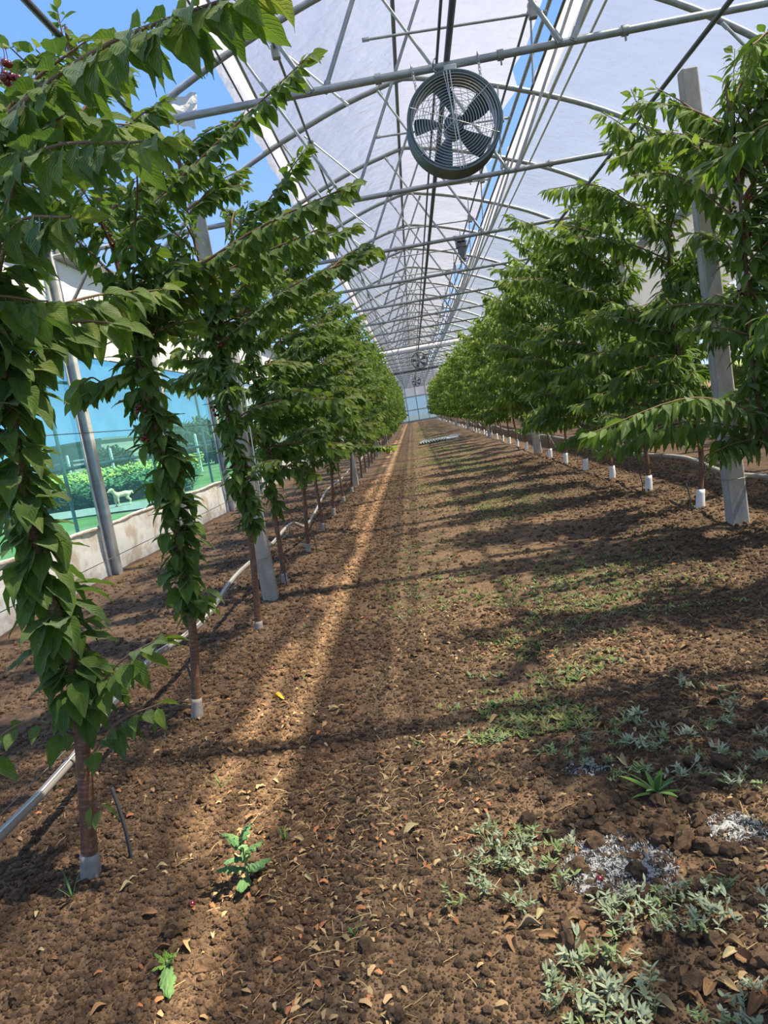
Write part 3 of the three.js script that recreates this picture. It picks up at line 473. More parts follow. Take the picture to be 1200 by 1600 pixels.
  const order = leaves.slice().sort((a, b) => b.px - a.px), lists = [[], [], []];
  order.forEach((l, i) => {
    if (i < (o.cap ?? 300) && l.px > 11) {
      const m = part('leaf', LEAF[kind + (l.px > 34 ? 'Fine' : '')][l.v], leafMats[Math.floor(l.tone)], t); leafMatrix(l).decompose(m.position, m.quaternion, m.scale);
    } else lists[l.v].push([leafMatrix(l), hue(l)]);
  });
  lists.forEach((l, i) => l.length && stuffMesh('foliage', LEAF[kind][i], leafInst, l, t));
  return t;
}
const AZ_AISLE_L = 0.25, AZ_AISLE_R = Math.PI - 0.2;
// left row, nearest first; branches placed where the photograph shows them, the rest grown
const leftTrees = [
  { z: -2.53, trunk: [[-1.43, -0.05], [-1.42, 0.06], [-1.36, 0.4, 0.01], [-1.32, 0.8], [-1.34, 1.24, 0.02], [-1.33, 1.7], [-1.31, 2.2], [-1.30, 2.7], [-1.28, 3.15]], leafLen: 0.168, radius: 0.030, white: 0.13, col: [0.72, 2.3, 0.022],
    branches: [{ y: 0.62, tip: [-0.93, 0.90, -2.45], r: 0.005, dens: 0.55, size: 0.8, arch: 0.06 }, { y: 0.46, tip: [-0.98, 0.68, -2.42], r: 0.004, dens: 0.5, size: 0.75, arch: 0.05 }, { y: 0.56, tip: [-1.62, 0.62, -2.4], r: 0.004, dens: 0.35, size: 0.8 }, { y: 0.30, tip: [-1.28, 0.33, -2.45], r: 0.003, dens: 0.3, size: 0.7, arch: 0.02 },
      { y: 2.55, mid: [-0.68, 2.55, -2.1], tip: [-0.16, 2.37, -1.62], r: 0.009, dens: 0.85, size: 1.0 }, { y: 2.1, mid: [-0.95, 2.36, -2.2], tip: [-0.50, 2.24, -1.92], r: 0.007, dens: 0.65, size: 0.95 }, { y: 2.05, mid: [-1.02, 2.2, -2.2], tip: [-0.78, 2.13, -2.0], r: 0.007, dens: 0.8, size: 0.95 },
      { y: 2.3, mid: [-1.1, 2.6, -2.5], tip: [-0.78, 2.62, -2.75], r: 0.006, dens: 0.8 }, { y: 2.0, mid: [-1.1, 2.12, -2.9], tip: [-0.95, 2.16, -3.2], r: 0.006, dens: 0.9 }, { y: 1.85, mid: [-1.25, 2.05, -2.35], tip: [-1.02, 2.0, -2.3], r: 0.006, dens: 0.9 }, { y: 2.6, tip: [-1.7, 3.1, -2.4] }, { y: 2.75, tip: [-1.0, 2.75, -3.0], dens: 0.8 }, { y: 2.3, mid: [-1.05, 2.5, -2.4], tip: [-0.86, 2.5, -2.3], dens: 0.9 }, { y: 1.8, mid: [-1.15, 2.0, -2.7], tip: [-0.98, 1.98, -2.8], dens: 0.9 }, { y: 2.5, mid: [-1.05, 2.75, -2.6], tip: [-0.82, 2.85, -2.6], dens: 0.9 }],
    cherries: [[-1.04, 2.70, -2.42], [-1.05, 2.58, -2.45]], fruit: 3, look: 'nearest cherry tree of the left row, large leaves, crown cut by the left edge' },
  { z: -4.1, trunk: [[-1.49, -0.05], [-1.47, 0.1], [-1.41, 0.5], [-1.39, 0.95], [-1.37, 1.38], [-1.39, 1.85, 0.02], [-1.40, 2.4], [-1.43, 2.8], [-1.45, 3.3], [-1.42, 3.7]], leafLen: 0.15, white: 0.11, col: [0.62, 2.45, 0.021],
    branches: [{ y: 2.62, mid: [-0.62, 2.98, -3.85], tip: [-0.20, 3.17, -3.72], sub: 1, dens: 1.25, size: 0.8 }, { y: 2.25, mid: [-0.62, 2.52, -3.95], tip: [-0.11, 2.60, -3.8], dens: 1.25, size: 0.95, r: 0.009 }, { y: 2.2, mid: [-0.75, 2.42, -4.15], tip: [-0.3, 2.52, -4.15], dens: 1.1, size: 0.9 }, { y: 2.35, mid: [-1.15, 2.7, -3.8], tip: [-1.02, 2.8, -3.5], dens: 0.9 }, { y: 2.3, mid: [-1.15, 2.5, -4.4], tip: [-0.95, 2.6, -4.7], dens: 0.9 }, { y: 2.15, tip: [-1.05, 2.28, -3.75], dens: 0.9 }, { y: 2.4, tip: [-1.75, 2.75, -3.9], dens: 0.8 }, { y: 2.9, mid: [-1.28, 3.1, -4.1], tip: [-1.1, 3.15, -4.2], dens: 0.7, size: 0.8 }, { y: 3.1, tip: [-1.6, 3.5, -3.8], dens: 0.7 }, { y: 2.1, tip: [-1.2, 2.3, -4.6], dens: 1 }, { y: 2.2, tip: [-1.75, 2.35, -4.4], dens: 0.8 }],
    auto: { n: 13, y0: 1.9, y1: 3.4, len: [0.35, 0.7], up: [0.2, 0.9], sag: 0.25, az: 0.4, bias: 0.4, sub: 1, dens: 0.9 }, fruit: 6, look: 'second cherry tree of the left row, slim leafy stem with sprays reaching over the aisle' },
  { z: -5.71, trunk: [[-1.45, -0.05], [-1.44, 0.1], [-1.38, 0.7], [-1.36, 1.25], [-1.37, 1.83], [-1.35, 2.4], [-1.36, 2.86], [-1.38, 3.3], [-1.36, 3.7]], leafLen: 0.145, white: 0.10, col: [0.85, 2.6, 0.022],
    branches: [{ y: 2.6, mid: [-0.85, 3.0, -5.5], tip: [-0.41, 3.32, -5.3], dens: 1.25 }, { y: 2.2, mid: [-0.75, 2.5, -5.6], tip: [-0.1, 2.64, -5.55], dens: 1.3, sub: 1 }, { y: 2.4, mid: [-0.8, 2.75, -5.7], tip: [-0.2, 2.86, -5.7], dens: 1.2 }, { y: 1.15, mid: [-1.15, 1.3, -5.5], tip: [-0.98, 1.32, -5.3], dens: 0.9, size: 0.8 }],
    auto: { n: 18, y0: 1.6, y1: 3.6, len: [0.45, 0.8], up: [0.35, 0.9], sag: 0.28, az: 0.2, bias: 0.45, sub: 0 }, fruit: 7, look: 'third cherry tree of the left row, beside the near concrete post' },
];
for (let k = 3; k < 9; k++) leftTrees.push({ z: -5.71 - 1.72 * (k - 2), cap: k < 6 ? 300 : 140, leafLen: 0.15, white: 0.12, col: [0.75 + 0.1 * (k % 3), 2.6, 0.034], spacing: 1 + 0.08 * (k - 3), seedK: k,
  branches: k === 5 ? [{ y: 1.0, mid: [-0.9, 1.16, -10.6], tip: [-0.34, 1.06, -10.3], dens: 1.4, size: 0.95 }] : [],
  auto: { n: 26, y0: 1.15, y1: 3.75, len: [0.55, 1.05], up: [0.2, 0.95], sag: 0.3, az: 0.1, bias: 0.5, sub: 1, dens: 1.0 }, fruit: 8, look: `${ORD[k]} cherry tree of the left row, counted from the near left edge` });
leftTrees.forEach((o, k) => {
  const x = o.trunk ? o.trunk[0][0] : -1.55 + 0.02 * Math.sin(k * 5); const b = 0.06 * Math.sin(k * 3.3);
  makeTree({ ...o, x, trunk: o.trunk ?? [[x, -0.05], [x + 0.01, 0.12], [x + 0.06 + b, 0.9, b], [x + 0.1, 1.8, -b], [x + 0.1 + b, 2.8], [x + 0.14, 3.55 + 0.2 * Math.sin(k * 2.1)]], seed: 300 + k, label: o.look, hang: 0.85 });
});
// right row: longer, narrower, drooping leaves
const rightZ = []; for (let k = 0; k < 9; k++) rightZ.push(-2.85 - 1.71 * k);
rightZ.forEach((z, k) => {
  const x = 2.77 + 0.02 * Math.sin(k * 7), b = 0.05 * Math.sin(k * 4.7), near = k < 1;
  const extra = { 1: [{ y: 2.75, mid: [2.15, 3.05, -4.2], tip: [1.78, 2.86, -3.75], dens: 0.8 }, { y: 2.4, mid: [2.3, 2.75, -4.6], tip: [1.95, 2.6, -4.9], dens: 0.9 }],
    2: [{ y: 3.0, tip: [2.42, 3.78, -6.8], dens: 0.8 }, { y: 3.05, tip: [2.95, 3.85, -6.5], dens: 0.8 }, { y: 2.9, mid: [3.0, 3.3, -6.3], tip: [3.35, 3.4, -6.4] }, { y: 2.5, mid: [2.3, 2.95, -6.3], tip: [1.95, 2.98, -6.2] }, { y: 1.0, mid: [2.0, 1.25, -5.7], tip: [1.2, 1.12, -5.5], dens: 0.95, size: 1.05 }, { y: 0.85, mid: [2.1, 1.05, -6.2], tip: [1.45, 0.92, -6.2], dens: 0.8 }, { y: 3.2, mid: [2.5, 3.5, -6.5], tip: [2.2, 3.62, -6.6], dens: 0.8 }, { y: 2.9, mid: [2.3, 3.3, -6.4], tip: [1.95, 3.2, -6.5], dens: 0.9 }],
    3: [{ y: 2.8, mid: [2.2, 3.4, -8.1], tip: [1.75, 3.5, -8.3], dens: 1 }, { y: 0.75, mid: [2.2, 0.98, -7.8], tip: [1.75, 0.9, -7.8], dens: 0.8 }], 4: [{ y: 2.7, mid: [1.9, 3.3, -9.4], tip: [1.47, 3.5, -9.2], dens: 1.1 }, { y: 2.3, mid: [1.8, 2.8, -9.6], tip: [1.35, 2.85, -9.5], dens: 1.1 }], 5: [{ y: 2.6, mid: [2.0, 3.2, -11.3], tip: [1.5, 3.3, -11.5], dens: 1.1 }] }[k] ?? [];
  makeTree({ x, z, right: true, label: k === 0 ? 'cherry tree of the right row beside the photographer, only leaves at the upper right corner' : `${['', 'nearest', 'second', 'third', 'fourth', 'fifth', 'sixth', 'seventh', 'eighth'][k]} cherry tree of the right row${k === 3 ? ', just behind the tall concrete post' : k === 2 ? ', in front of the tall concrete post' : ', counted from the right edge'}`, seed: 500 + k,
    trunk: [[x, -0.05], [x + 0.02, 0.15, 0.01], [x + 0.03 + b, 0.6], [x - 0.06 + b, 1.3, b], [x - 0.03, 2.2, -b], [x - 0.02 + b, 3.0], [x - 0.04, 3.62 + 0.18 * Math.sin(k * 2.7)]], leafLen: 0.215, radius: 0.031, white: 0.2, col: [0.8, 2.6, 0.04], hang: 1.1, branches: extra, cap: near ? 150 : k < 6 ? 300 : 140, spacing: 1.15 + (k > 5 ? 0.1 * (k - 5) : 0),
    auto: { n: near ? 20 : k === 1 ? 24 : k === 2 ? 36 : 32, y0: near ? 1.2 : k === 2 ? 0.55 : 0.8, y1: 3.6, len: [0.6, 1.2], up: [0.2, 1.1], sag: 0.22, az: k === 1 || k === 2 ? 0.3 : AZ_AISLE_R, bias: k === 1 || k === 2 ? 0.85 : 0.42, sub: 1, dens: 0.95 }, fruit: 8 });
});
// farther trees: five of each row grown once, then set out again and again
function farRow(side, x0, z0, step, count, label, group, protoN, opt) {
  const protos = [];
  for (let k = 0; k < count; k++) {
    const z = z0 - step * k, own = x0 < 5 && k < 3, text = own ? `${ORD[(side === 'left' ? 9 : 8) + k]} cherry tree of the ${side} row, counted from the camera, half hidden by nearer ones` : label; reseed(900 + k * 7 + x0 * 10); const yaw = rr(-0.5, 0.5), dx = rr(-0.04, 0.04), sc = rr(0.95, 1.06);
    let t; if (k < protoN) { t = makeTree({ far: true, right: side === 'right', x: x0, z, seed: 700 + k + Math.round(x0 * 20), label: text, group: own ? undefined : group, trunk: [[x0, -0.05], [x0 + 0.02, 0.2], [x0 + 0.06 * Math.sin(k * 3), 1.1, 0.03], [x0 + 0.05, 2.3], [x0 + 0.04, 3.62 + 0.12 * Math.sin(k * 2)]], ...opt }); protos.push(t); }
    else { t = protos[k % protoN].clone(); t.name = numbered('cherry_tree'); scene.add(t); tag(t, label, 'fruit tree', group); t.position.set(x0 + dx, 0, z); t.rotation.y = yaw; t.scale.setScalar(sc); }
  }
}
farRow('left', -1.55, leftTrees[8].z - 1.72, 1.75, 42, 'far cherry tree merging into the leafy wall of the left row', 'far trees of the left row', 6, { leafLen: 0.15, white: 0.13, col: [0.7, 2.6, 0.045], hang: 0.85, spacing: 2.4, auto: { n: 26, y0: 1.0, y1: 3.7, len: [0.6, 1.1], up: [0.2, 0.95], sag: 0.3, az: 0.1, bias: 0.5, sub: 1 }, fruit: 6 });
farRow('right', 2.77, rightZ[8] - 1.71, 1.75, 42, 'far cherry tree merging into the leafy wall of the right row', 'far trees of the right row', 6, { leafLen: 0.19, white: 0.2, radius: 0.03, col: [0.9, 2.6, 0.06], hang: 0.95, spacing: 2.6, auto: { n: 28, y0: 0.8, y1: 3.6, len: [0.65, 1.25], up: [0.2, 1.1], sag: 0.22, az: AZ_AISLE_R, bias: 0.42, sub: 1 }, fruit: 6 });
farRow('right', 7.3, -5.0, 1.5, 26, 'sunlit cherry tree of the neighbouring row beyond the right-hand columns', 'trees of the neighbouring row', 4, { leafLen: 0.19, white: 0.2, radius: 0.03, col: [0.4, 2.4, 0.05], hang: 0.95, spacing: 2.0, auto: { n: 34, y0: 0.4, y1: 3.0, len: [0.7, 1.2], up: [0.15, 0.9], sag: 0.34, az: AZ_AISLE_R, bias: 0.3, sub: 1 } });
for (const [k, z] of [[0, -1.14], [1, 0.58]]) makeTree({ far: true, right: true, x: 2.77, z, seed: 811 + k, label: 'cherry tree of the right row beside the photographer, out of view', group: 'trees outside the frame', trunk: [[2.77, -0.05], [2.8, 1.1, 0.03], [2.8, 2.3], [2.78, 3.65]], leafLen: 0.2, white: 0.2, col: [0.9, 2.6, 0.05], hang: 0.95, spacing: 1.9, auto: { n: 28, y0: 0.9, y1: 3.6, len: [0.75, 1.25], up: [0.15, 0.9], sag: 0.34, az: AZ_AISLE_R, bias: 0.42, sub: 1 } });
{ // one more on the left, just outside the frame: only one low spray of it is in the picture
  makeTree({ x: -1.45, z: -0.9, seed: 321, label: 'cherry tree outside the left edge, only one low pale spray in view', trunk: [[-1.45, -0.05], [-1.43, 0.3], [-1.4, 1.2], [-1.4, 2.2], [-1.38, 3.0]], leafLen: 0.16, col: [0.9, 2.4, 0.06], cap: 60, branches: [{ y: 0.7, mid: [-1.35, 0.84, -1.5], tip: [-1.2, 0.80, -1.86], r: 0.005, dens: 0.4, size: 0.95 }, { y: 2.2, tip: [-1.5, 2.9, -1.3] }, { y: 2.4, tip: [-1.9, 2.9, -0.8] }, { y: 2.1, tip: [-1.6, 2.6, -0.3] }] });
}

// ------------------------------------------------------------------ small things on the soil
const onSoil = (x, z, dy = 0) => V(x, groundY(x, z) + dy, z);
const weedMat = (r, g, b, o = {}) => phys({ map: leafTex, color: rgb(r, g, b), roughness: 0.9, transmission: 0.25, thickness: 0, side: THREE.DoubleSide, ...o });
const greyWeed = [weedMat(0.36, 0.41, 0.29), weedMat(0.50, 0.54, 0.43), weedMat(0.30, 0.38, 0.17)], freshWeed = weedMat(0.22, 0.40, 0.07), darkWeed = weedMat(0.09, 0.22, 0.06), stemMat = std({ color: rgb(0.20, 0.24, 0.09), roughness: 0.8 });
function blade(len, wid, bend, seg = 4) { // a small leaf standing at the origin, along +y, bending to +z
  const pos = [], uv = [], idx = []; let y = 0, z = 0, a = 0;
  for (let i = 0; i <= seg; i++) { const t = i / seg, w = wid * 0.5 * Math.pow(Math.sin(Math.PI * (0.06 + 0.93 * Math.pow(t, 0.8))), 0.8); for (const s of [-1, 0, 1]) { pos.push(s * w, y, z + Math.abs(s) * w * 0.35); uv.push(0.5 + s * 0.5, t); } a += bend / seg; y += Math.cos(a) * len / seg; z += Math.sin(a) * len / seg; }
  for (let i = 0; i < seg; i++) for (let k = 0; k < 2; k++) { const q = i * 3 + k; idx.push(q, q + 1, q + 3, q + 1, q + 4, q + 3); }
  const g = new THREE.BufferGeometry(); g.setAttribute('position', new THREE.Float32BufferAttribute(pos, 3)); g.setAttribute('uv', new THREE.Float32BufferAttribute(uv, 2)); g.setIndex(idx); g.computeVertexNormals(); return g;
}
function placed(g, p, az, tilt, roll = 0) { const c = g.clone(); c.applyMatrix4(mat4.makeRotationFromEuler(new THREE.Euler(tilt, 0, roll))); c.applyMatrix4(mat4.makeRotationY(az)); c.translate(p.x, p.y, p.z); return c; }
function sprigGeo(s) { // knotgrass: a few creeping stems with small grey-green leaves
  reseed(s); const stems = [], lv = [];
  for (let k = 0; k < 4; k++) { const az = rnd() * 6.28, L = rr(0.05, 0.11), e = V(Math.cos(az) * L * 0.8, rr(0.02, 0.06), Math.sin(az) * L * 0.8), c = [V(0, 0, 0), e.clone().multiplyScalar(0.5).add(V(0, 0.02, 0)), e]; stems.push(tube(c, 0.0012, 4, 5, false)); const cv = new THREE.CatmullRomCurve3(c); for (let i = 0; i < 7; i++) lv.push(placed(blade(rr(0.018, 0.036), rr(0.007, 0.012), rr(0.2, 0.8), 3), cv.getPoint(rr(0.25, 1)), rnd() * 6.28, rr(0.3, 1.2))); }
  return [merge(stems), merge(lv)];
}
const sprigs = [1, 2, 3, 4, 5].map((k) => sprigGeo(k * 13));
function sprig(x, z, s, label, group) { const [a, b] = sprigs[Math.floor(rnd() * 5)], t = thing('weed_sprig', label, 'weed', onSoil(x, z, 0.002).toArray(), group); part('stem', a, stemMat, t); part('leaves', b, greyWeed[Math.floor(rnd() * 3)], t); t.rotation.y = rnd() * 6.28; t.scale.setScalar(s); }
reseed(41);
const blob = (cx, cz, rx, rz, n, fn) => { for (let i = 0; i < n; i++) { const a = rnd() * 6.283, r = Math.sqrt(rnd()); fn(cx + Math.cos(a) * r * rx, cz + Math.sin(a) * r * rz); } };
blob(0.06, -2.28, 0.24, 0.22, 26, (x, z) => sprig(x, z, rr(0.6, 0.95), 'grey-green weed sprig in the patch left of the white ash', 'weeds left of the ash'));
blob(0.52, -1.97, 0.26, 0.10, 24, (x, z) => sprig(x, z, rr(0.6, 0.95), 'grey-green weed sprig in the band below the white ash', 'weeds below the ash'));
blob(0.24, -1.70, 0.13, 0.17, 22, (x, z) => sprig(x, z, rr(0.65, 1.0), 'grey-green weed sprig in the patch at the bottom edge of the picture', 'weeds at the bottom edge'));
blob(0.62, -2.95, 0.28, 0.28, 20, (x, z) => sprig(x, z, rr(0.7, 1.1), 'small weed sprig among clods behind the ash patch', 'weeds behind the ash'));
blob(1.0, -3.0, 0.3, 0.5, 20, (x, z) => sprig(x, z, rr(0.7, 1.1), 'small weed sprig on the litter near the right edge', 'weeds near the right edge'));
blob(0.62, -1.62, 0.2, 0.12, 14, (x, z) => sprig(x, z, rr(0.6, 0.9), 'small weed sprig in the lower right corner', 'weeds in the corner'));
// white ash
function ashPatch(cx, cz, rx, rz, label, n) {
  const t = thing('ash_patch', label, 'ash', [cx, 0, cz]);
  const g = grid(40, 30, (u, v) => { const a = (u - 0.5) * 2, b = (v - 0.5) * 2, r = Math.hypot(a, b), k = 1.15 + 0.35 * noise(a * 2 + cx, b * 2); const x = a * rx * k, z = b * rz * k; return [x, groundY(cx + x, cz + z) + 0.016 * (1 - Math.pow(r, 1.5)) - 0.006 + 0.012 * noise((cx + x) * 26, (cz + z) * 26, 2) + 0.006 * noise(x * 70, z * 70), z, x * 4, z * 4]; });
  part('ash_bed', g, M.ash, t);
  const fl = [], q = new THREE.IcosahedronGeometry(1, 0).scale(1, 0.35, 0.8); for (let i = 0; i < n; i++) { const a = rnd() * 6.283, r = Math.sqrt(rnd()) * 1.05, x = Math.cos(a) * r * rx, z = Math.sin(a) * r * rz, c = rnd() < 0.35 ? 0.06 : rr(0.25, 0.62); fl.push([trs(V(x, groundY(cx + x, cz + z) + 0.010 * (1 - r) + rr(0.0, 0.006), z), rq(), V(rr(0.002, 0.009), 0.0025, rr(0.0012, 0.003))), rgb(c, c, c)]); }
  stuffMesh('ash_flakes', q, std({ roughness: 1 }), fl, t);
}
ashPatch(0.40, -2.22, 0.17, 0.16, 'main patch of white and charcoal wood ash on the soil', 2600);
ashPatch(0.80, -2.32, 0.09, 0.10, 'smaller patch of white ash near the right edge', 800);
ashPatch(0.47, -2.86, 0.10, 0.07, 'faint thin patch of grey ash behind the leafy rosette weed', 420);
// larger stones of baked soil round the ash
reseed(47);
for (const [x, z, s] of [[0.36, -2.34, 0.030], [0.42, -2.40, 0.028], [0.50, -2.36, 0.026], [0.28, -2.22, 0.034], [0.58, -2.34, 0.035], [0.62, -2.27, 0.038], [0.68, -2.24, 0.036], [0.74, -2.2, 0.03], [0.60, -2.08, 0.032], [0.72, -2.42, 0.034], [0.33, -1.93, 0.034], [0.20, -1.92, 0.045], [0.27, -1.82, 0.036], [0.83, -1.95, 0.04], [0.63, -1.75, 0.034], [0.45, -1.72, 0.03], [0.85, -2.6, 0.036], [0.92, -2.72, 0.042], [0.75, -2.75, 0.034], [0.44, -2.55, 0.034], [0.55, -1.85, 0.028], [-0.28, -1.72, 0.03], [-0.42, -1.88, 0.024], [-1.12, -1.95, 0.032], [-1.0, -2.18, 0.034]]) { const m = part('soil_clod', clods[Math.floor(rnd() * 6)], clodMats[Math.floor(rnd() * 3)], ground); m.position.copy(onSoil(x, z, s * 0.3)); m.quaternion.copy(rq()); m.scale.setScalar(s); }
// single weeds
function lobed(len, wid, lobes) { // a toothed thistle leaf along +y
  return grid(8, 22, (u, v) => { const s = (u - 0.5) * 2, w = wid * 0.5 * Math.pow(Math.sin(Math.PI * (0.08 + 0.9 * v)), 0.8) * (0.62 + 0.38 * Math.abs(Math.cos(v * lobes * Math.PI))); return [s * w, len * (v - 0.12 * v * v), len * 0.35 * v * v + Math.abs(s) * w * 0.4 + 0.004 * Math.sin(s * 9 + v * 20)]; });
}
{
  const t = thing('thistle', 'young thistle with toothed blue-green leaves on the bare soil left of centre', 'weed', onSoil(-0.80, -2.36).toArray());
  part('stem', tube([V(0, -0.01, 0), V(0.004, 0.08, 0), V(0.01, 0.15, 0.01), V(0.012, 0.19, 0.012)], (k) => 0.006 - 0.003 * k, 7), stemMat, t);
  reseed(52); const m1 = weedMat(0.075, 0.20, 0.085), m2 = weedMat(0.12, 0.26, 0.10);
  for (let i = 0; i < 12; i++) { const h = i / 11, m = part('leaf', lobed(lerp(0.11, 0.075, h) * rr(0.85, 1.1), lerp(0.05, 0.03, h), 4), i % 2 ? m1 : m2, t); m.position.set(0.008 * h, lerp(0.035, 0.185, h), 0.008 * h); m.rotation.set(lerp(1.25, 0.35, h) + rr(-0.15, 0.15), i * 2.4, 0, 'YXZ'); }
}
{
  const t = thing('rosette_weed', 'bright green leafy rosette weed standing behind the white ash', 'weed', onSoil(0.64, -2.60).toArray()); reseed(53);
  for (let i = 0; i < 14; i++) { const m = part('leaf', blade(rr(0.09, 0.15), rr(0.018, 0.026), 0.7, 6), i % 3 ? freshWeed : darkWeed, t); m.rotation.set(lerp(0.25, 1.2, i / 13), i * 2.4, 0, 'YXZ'); }
  part('root_crown', new THREE.SphereGeometry(0.012, 8, 6), stemMat, t);
}
{
  const t = thing('sow_thistle', 'small sow thistle with one long toothed leaf at the bottom left', 'weed', onSoil(-0.95, -1.97).toArray()); reseed(54);
  const a = part('leaf', lobed(0.14, 0.05, 6), weedMat(0.16, 0.32, 0.12), t); a.rotation.set(1.25, 0.35, 0, 'YXZ'); a.position.set(0, 0.03, 0.0);
  for (let i = 0; i < 7; i++) { const m = part('leaf', lobed(rr(0.04, 0.07), 0.018, 4), freshWeed, t); m.rotation.set(rr(0.1, 0.7), i * 1.3 + 2, 0, 'YXZ'); m.position.y = 0.02; } part('stem', tube([V(0, -0.01, 0), V(0, 0.02, 0), V(0.003, 0.045, 0)], 0.004, 6), stemMat, t);
}
{ // thin grass blades near the nearest trunk, on the left
  for (const [x, z, n, s, l] of [[-1.42, -2.38, 4, 0.12, 'tuft of three green grass blades left of the nearest trunk'], [-1.1, -3.15, 5, 0.10, 'tuft of pale grass on the sunlit hump left of the aisle'], [-0.72, -2.62, 6, 0.06, 'small tuft of dry grass beyond the thistle'], [-0.42, -2.06, 5, 0.05, 'sparse grey weed tuft in the middle of the foreground']]) {
    reseed(Math.round(s * 900)); const t = thing('grass_tuft', l, 'grass', onSoil(x, z).toArray()); for (let i = 0; i < n; i++) { const m = part('blade', blade(s * rr(0.7, 1.2), 0.007, rr(0.2, 0.8), 5), i % 2 ? freshWeed : darkWeed, t); m.rotation.set(rr(0.05, 0.6), i * 1.9, 0, 'YXZ'); }
  }
}
// grass and low weeds along the aisle
{
  reseed(56); const tuft = merge([0, 1, 2, 3, 4, 5, 6].map((i) => placed(blade(rr(0.6, 1.1), 0.16, rr(0.3, 1.0), 3), V(rr(-0.15, 0.15), 0, rr(-0.15, 0.15)), i * 2.1, rr(0.2, 0.8)))), list = [];
  for (let i = 0; i < 26000; i++) {
    const x = 0.75 + 1.25 * (rnd() + rnd() + rnd() - 1.5), z = -3.2 - 62 * Math.pow(rnd(), 1.7), d = noise(x * 0.8, z * 0.45, 9.2) + 0.5 * noise(x * 4, z * 4, 2.2) + (z < -5.5 ? 0.22 : -0.08); if (d < 0.06 + 0.2 * rnd()) continue;
    const k = rnd(), c = k < 0.35 ? rgb(0.22, 0.28, 0.07) : k < 0.55 ? rgb(0.14, 0.24, 0.06) : k < 0.85 ? rgb(0.38, 0.33, 0.14) : rgb(0.27, 0.33, 0.20), s = rr(0.022, 0.062);
    list.push([trs(onSoil(x, z), new THREE.Quaternion().setFromAxisAngle(UP, rnd() * 6.28), V(s, s * rr(0.7, 1.1), s)), c]);
  }
  const g = stuffMesh('aisle_grass', tuft, weedMat(1, 1, 1), list, scene); tag(g, 'low green grass and weeds scattered thinly over the aisle', 'grass');
}
// dry leaves
{
  reseed(57);
  const curl = (k) => { reseed(k); const a = rr(0.9, 2.2), b = rr(0.4, 1.3); return grid(4, 7, (u, v) => { const s = (u - 0.5), w = 0.42 * Math.pow(Math.sin(Math.PI * (0.04 + 0.92 * v)), 0.8); return [s * w, 0.10 * Math.sin(v * 3 * b) + Math.abs(s) * w * a * (0.5 + 0.5 * Math.sin(v * 4)), v - 0.5]; }); }, curls = [3, 4, 5, 6].map(curl);
  const dm = [[0.34, 0.18, 0.10], [0.42, 0.27, 0.16], [0.29, 0.14, 0.08], [0.48, 0.37, 0.24]].map((c) => std({ map: leafTex, color: rgb(...c), roughness: 0.9, side: THREE.DoubleSide }));
  const drop = (x, z, s, label, group) => { const t = solo('dry_leaf', curls[Math.floor(rnd() * 4)], dm[Math.floor(rnd() * 4)], label, 'dry leaf', group); t.position.copy(onSoil(x, z, 0.008)); t.rotation.set(rr(-0.35, 0.35), rnd() * 6.28, rr(-0.35, 0.35)); t.scale.setScalar(s); };
  for (let i = 0; i < 26; i++) drop(rr(0.3, 0.95), rr(-1.55, -1.95), rr(0.04, 0.075), 'curled brown dry leaf in the litter of the lower right corner', 'dry leaves in the lower right corner');
  for (let i = 0; i < 14; i++) drop(rr(0.02, 0.24), rr(-1.88, -2.12), rr(0.035, 0.065), 'reddish dry leaf scrap between the two weed patches', 'dry leaves between the weed patches');
  for (let i = 0; i < 46; i++) drop(rr(-1.6, -0.35), rr(-1.7, -4.2), rr(0.03, 0.06), 'small tan dry leaf on the dark soil near the left trunks', 'dry leaves near the left trunks');
  for (let i = 0; i < 46; i++) drop(rr(-0.4, 1.5), rr(-2.4, -5.2), rr(0.035, 0.075), 'brown dry leaf on the trampled middle of the aisle', 'dry leaves along the aisle');
  const y = solo('yellow_leaf', curls[1], std({ map: leafTex, color: rgb(0.70, 0.50, 0.06), roughness: 0.8, side: THREE.DoubleSide }), 'yellow fallen leaf on the soil near the second left trunk', 'fallen leaf'); y.position.copy(onSoil(-1.02, -4.15, 0.01)); y.rotation.y = 1.2; y.scale.setScalar(0.08);
  for (const [x, z, l] of [[-0.98, -2.30, 'dark red fallen cherry on the soil left of the thistle'], [-1.16, -4.7, 'dark red fallen cherry near the second left trunk'], [0.33, -2.16, 'dark red fallen cherry at the edge of the ash']]) { const c = solo('fallen_cherry', new THREE.SphereGeometry(0.012, 14, 10), M.cherry, l, 'cherry'); c.position.copy(onSoil(x, z, 0.008)); }
}
// black drip tubes at the trunks, strings that train the shoots
for (const [k, x, z, side] of [[0, -1.33, -2.66, 'left'], [1, -1.52, -4.22, 'left'], [2, -1.5, -7.3, 'left'], [3, -1.42, -9.05, 'left'], [0, 2.66, -7.9, 'right'], [1, 2.68, -9.62, 'right']]) solo('drip_tube', tube([V(x, -0.05, z), V(x + 0.01, 0.14, z + 0.01), V(x - 0.01, 0.3, z)], 0.007, 6, 6), M.darkPipe, `thin black drip tube standing by the ${side} row, ${ORD[k]} from the camera`, 'tube');
for (const [a, b, l] of [[[-1.40, 0.75, -6.4], [-1.30, 2.3, -6.2], 'pale training string by the near left concrete post'], [[2.7, 0.3, -11.6], [2.2, 1.45, -11.9], 'pale training string slanting among the right trunks'], [[2.7, 0.3, -15.3], [2.3, 1.4, -15.6], 'pale training string slanting farther along the right trunks']]) solo('training_string', tube([V(...a), V(...b)], 0.004, 5, 1), M.paleTube, l, 'string');
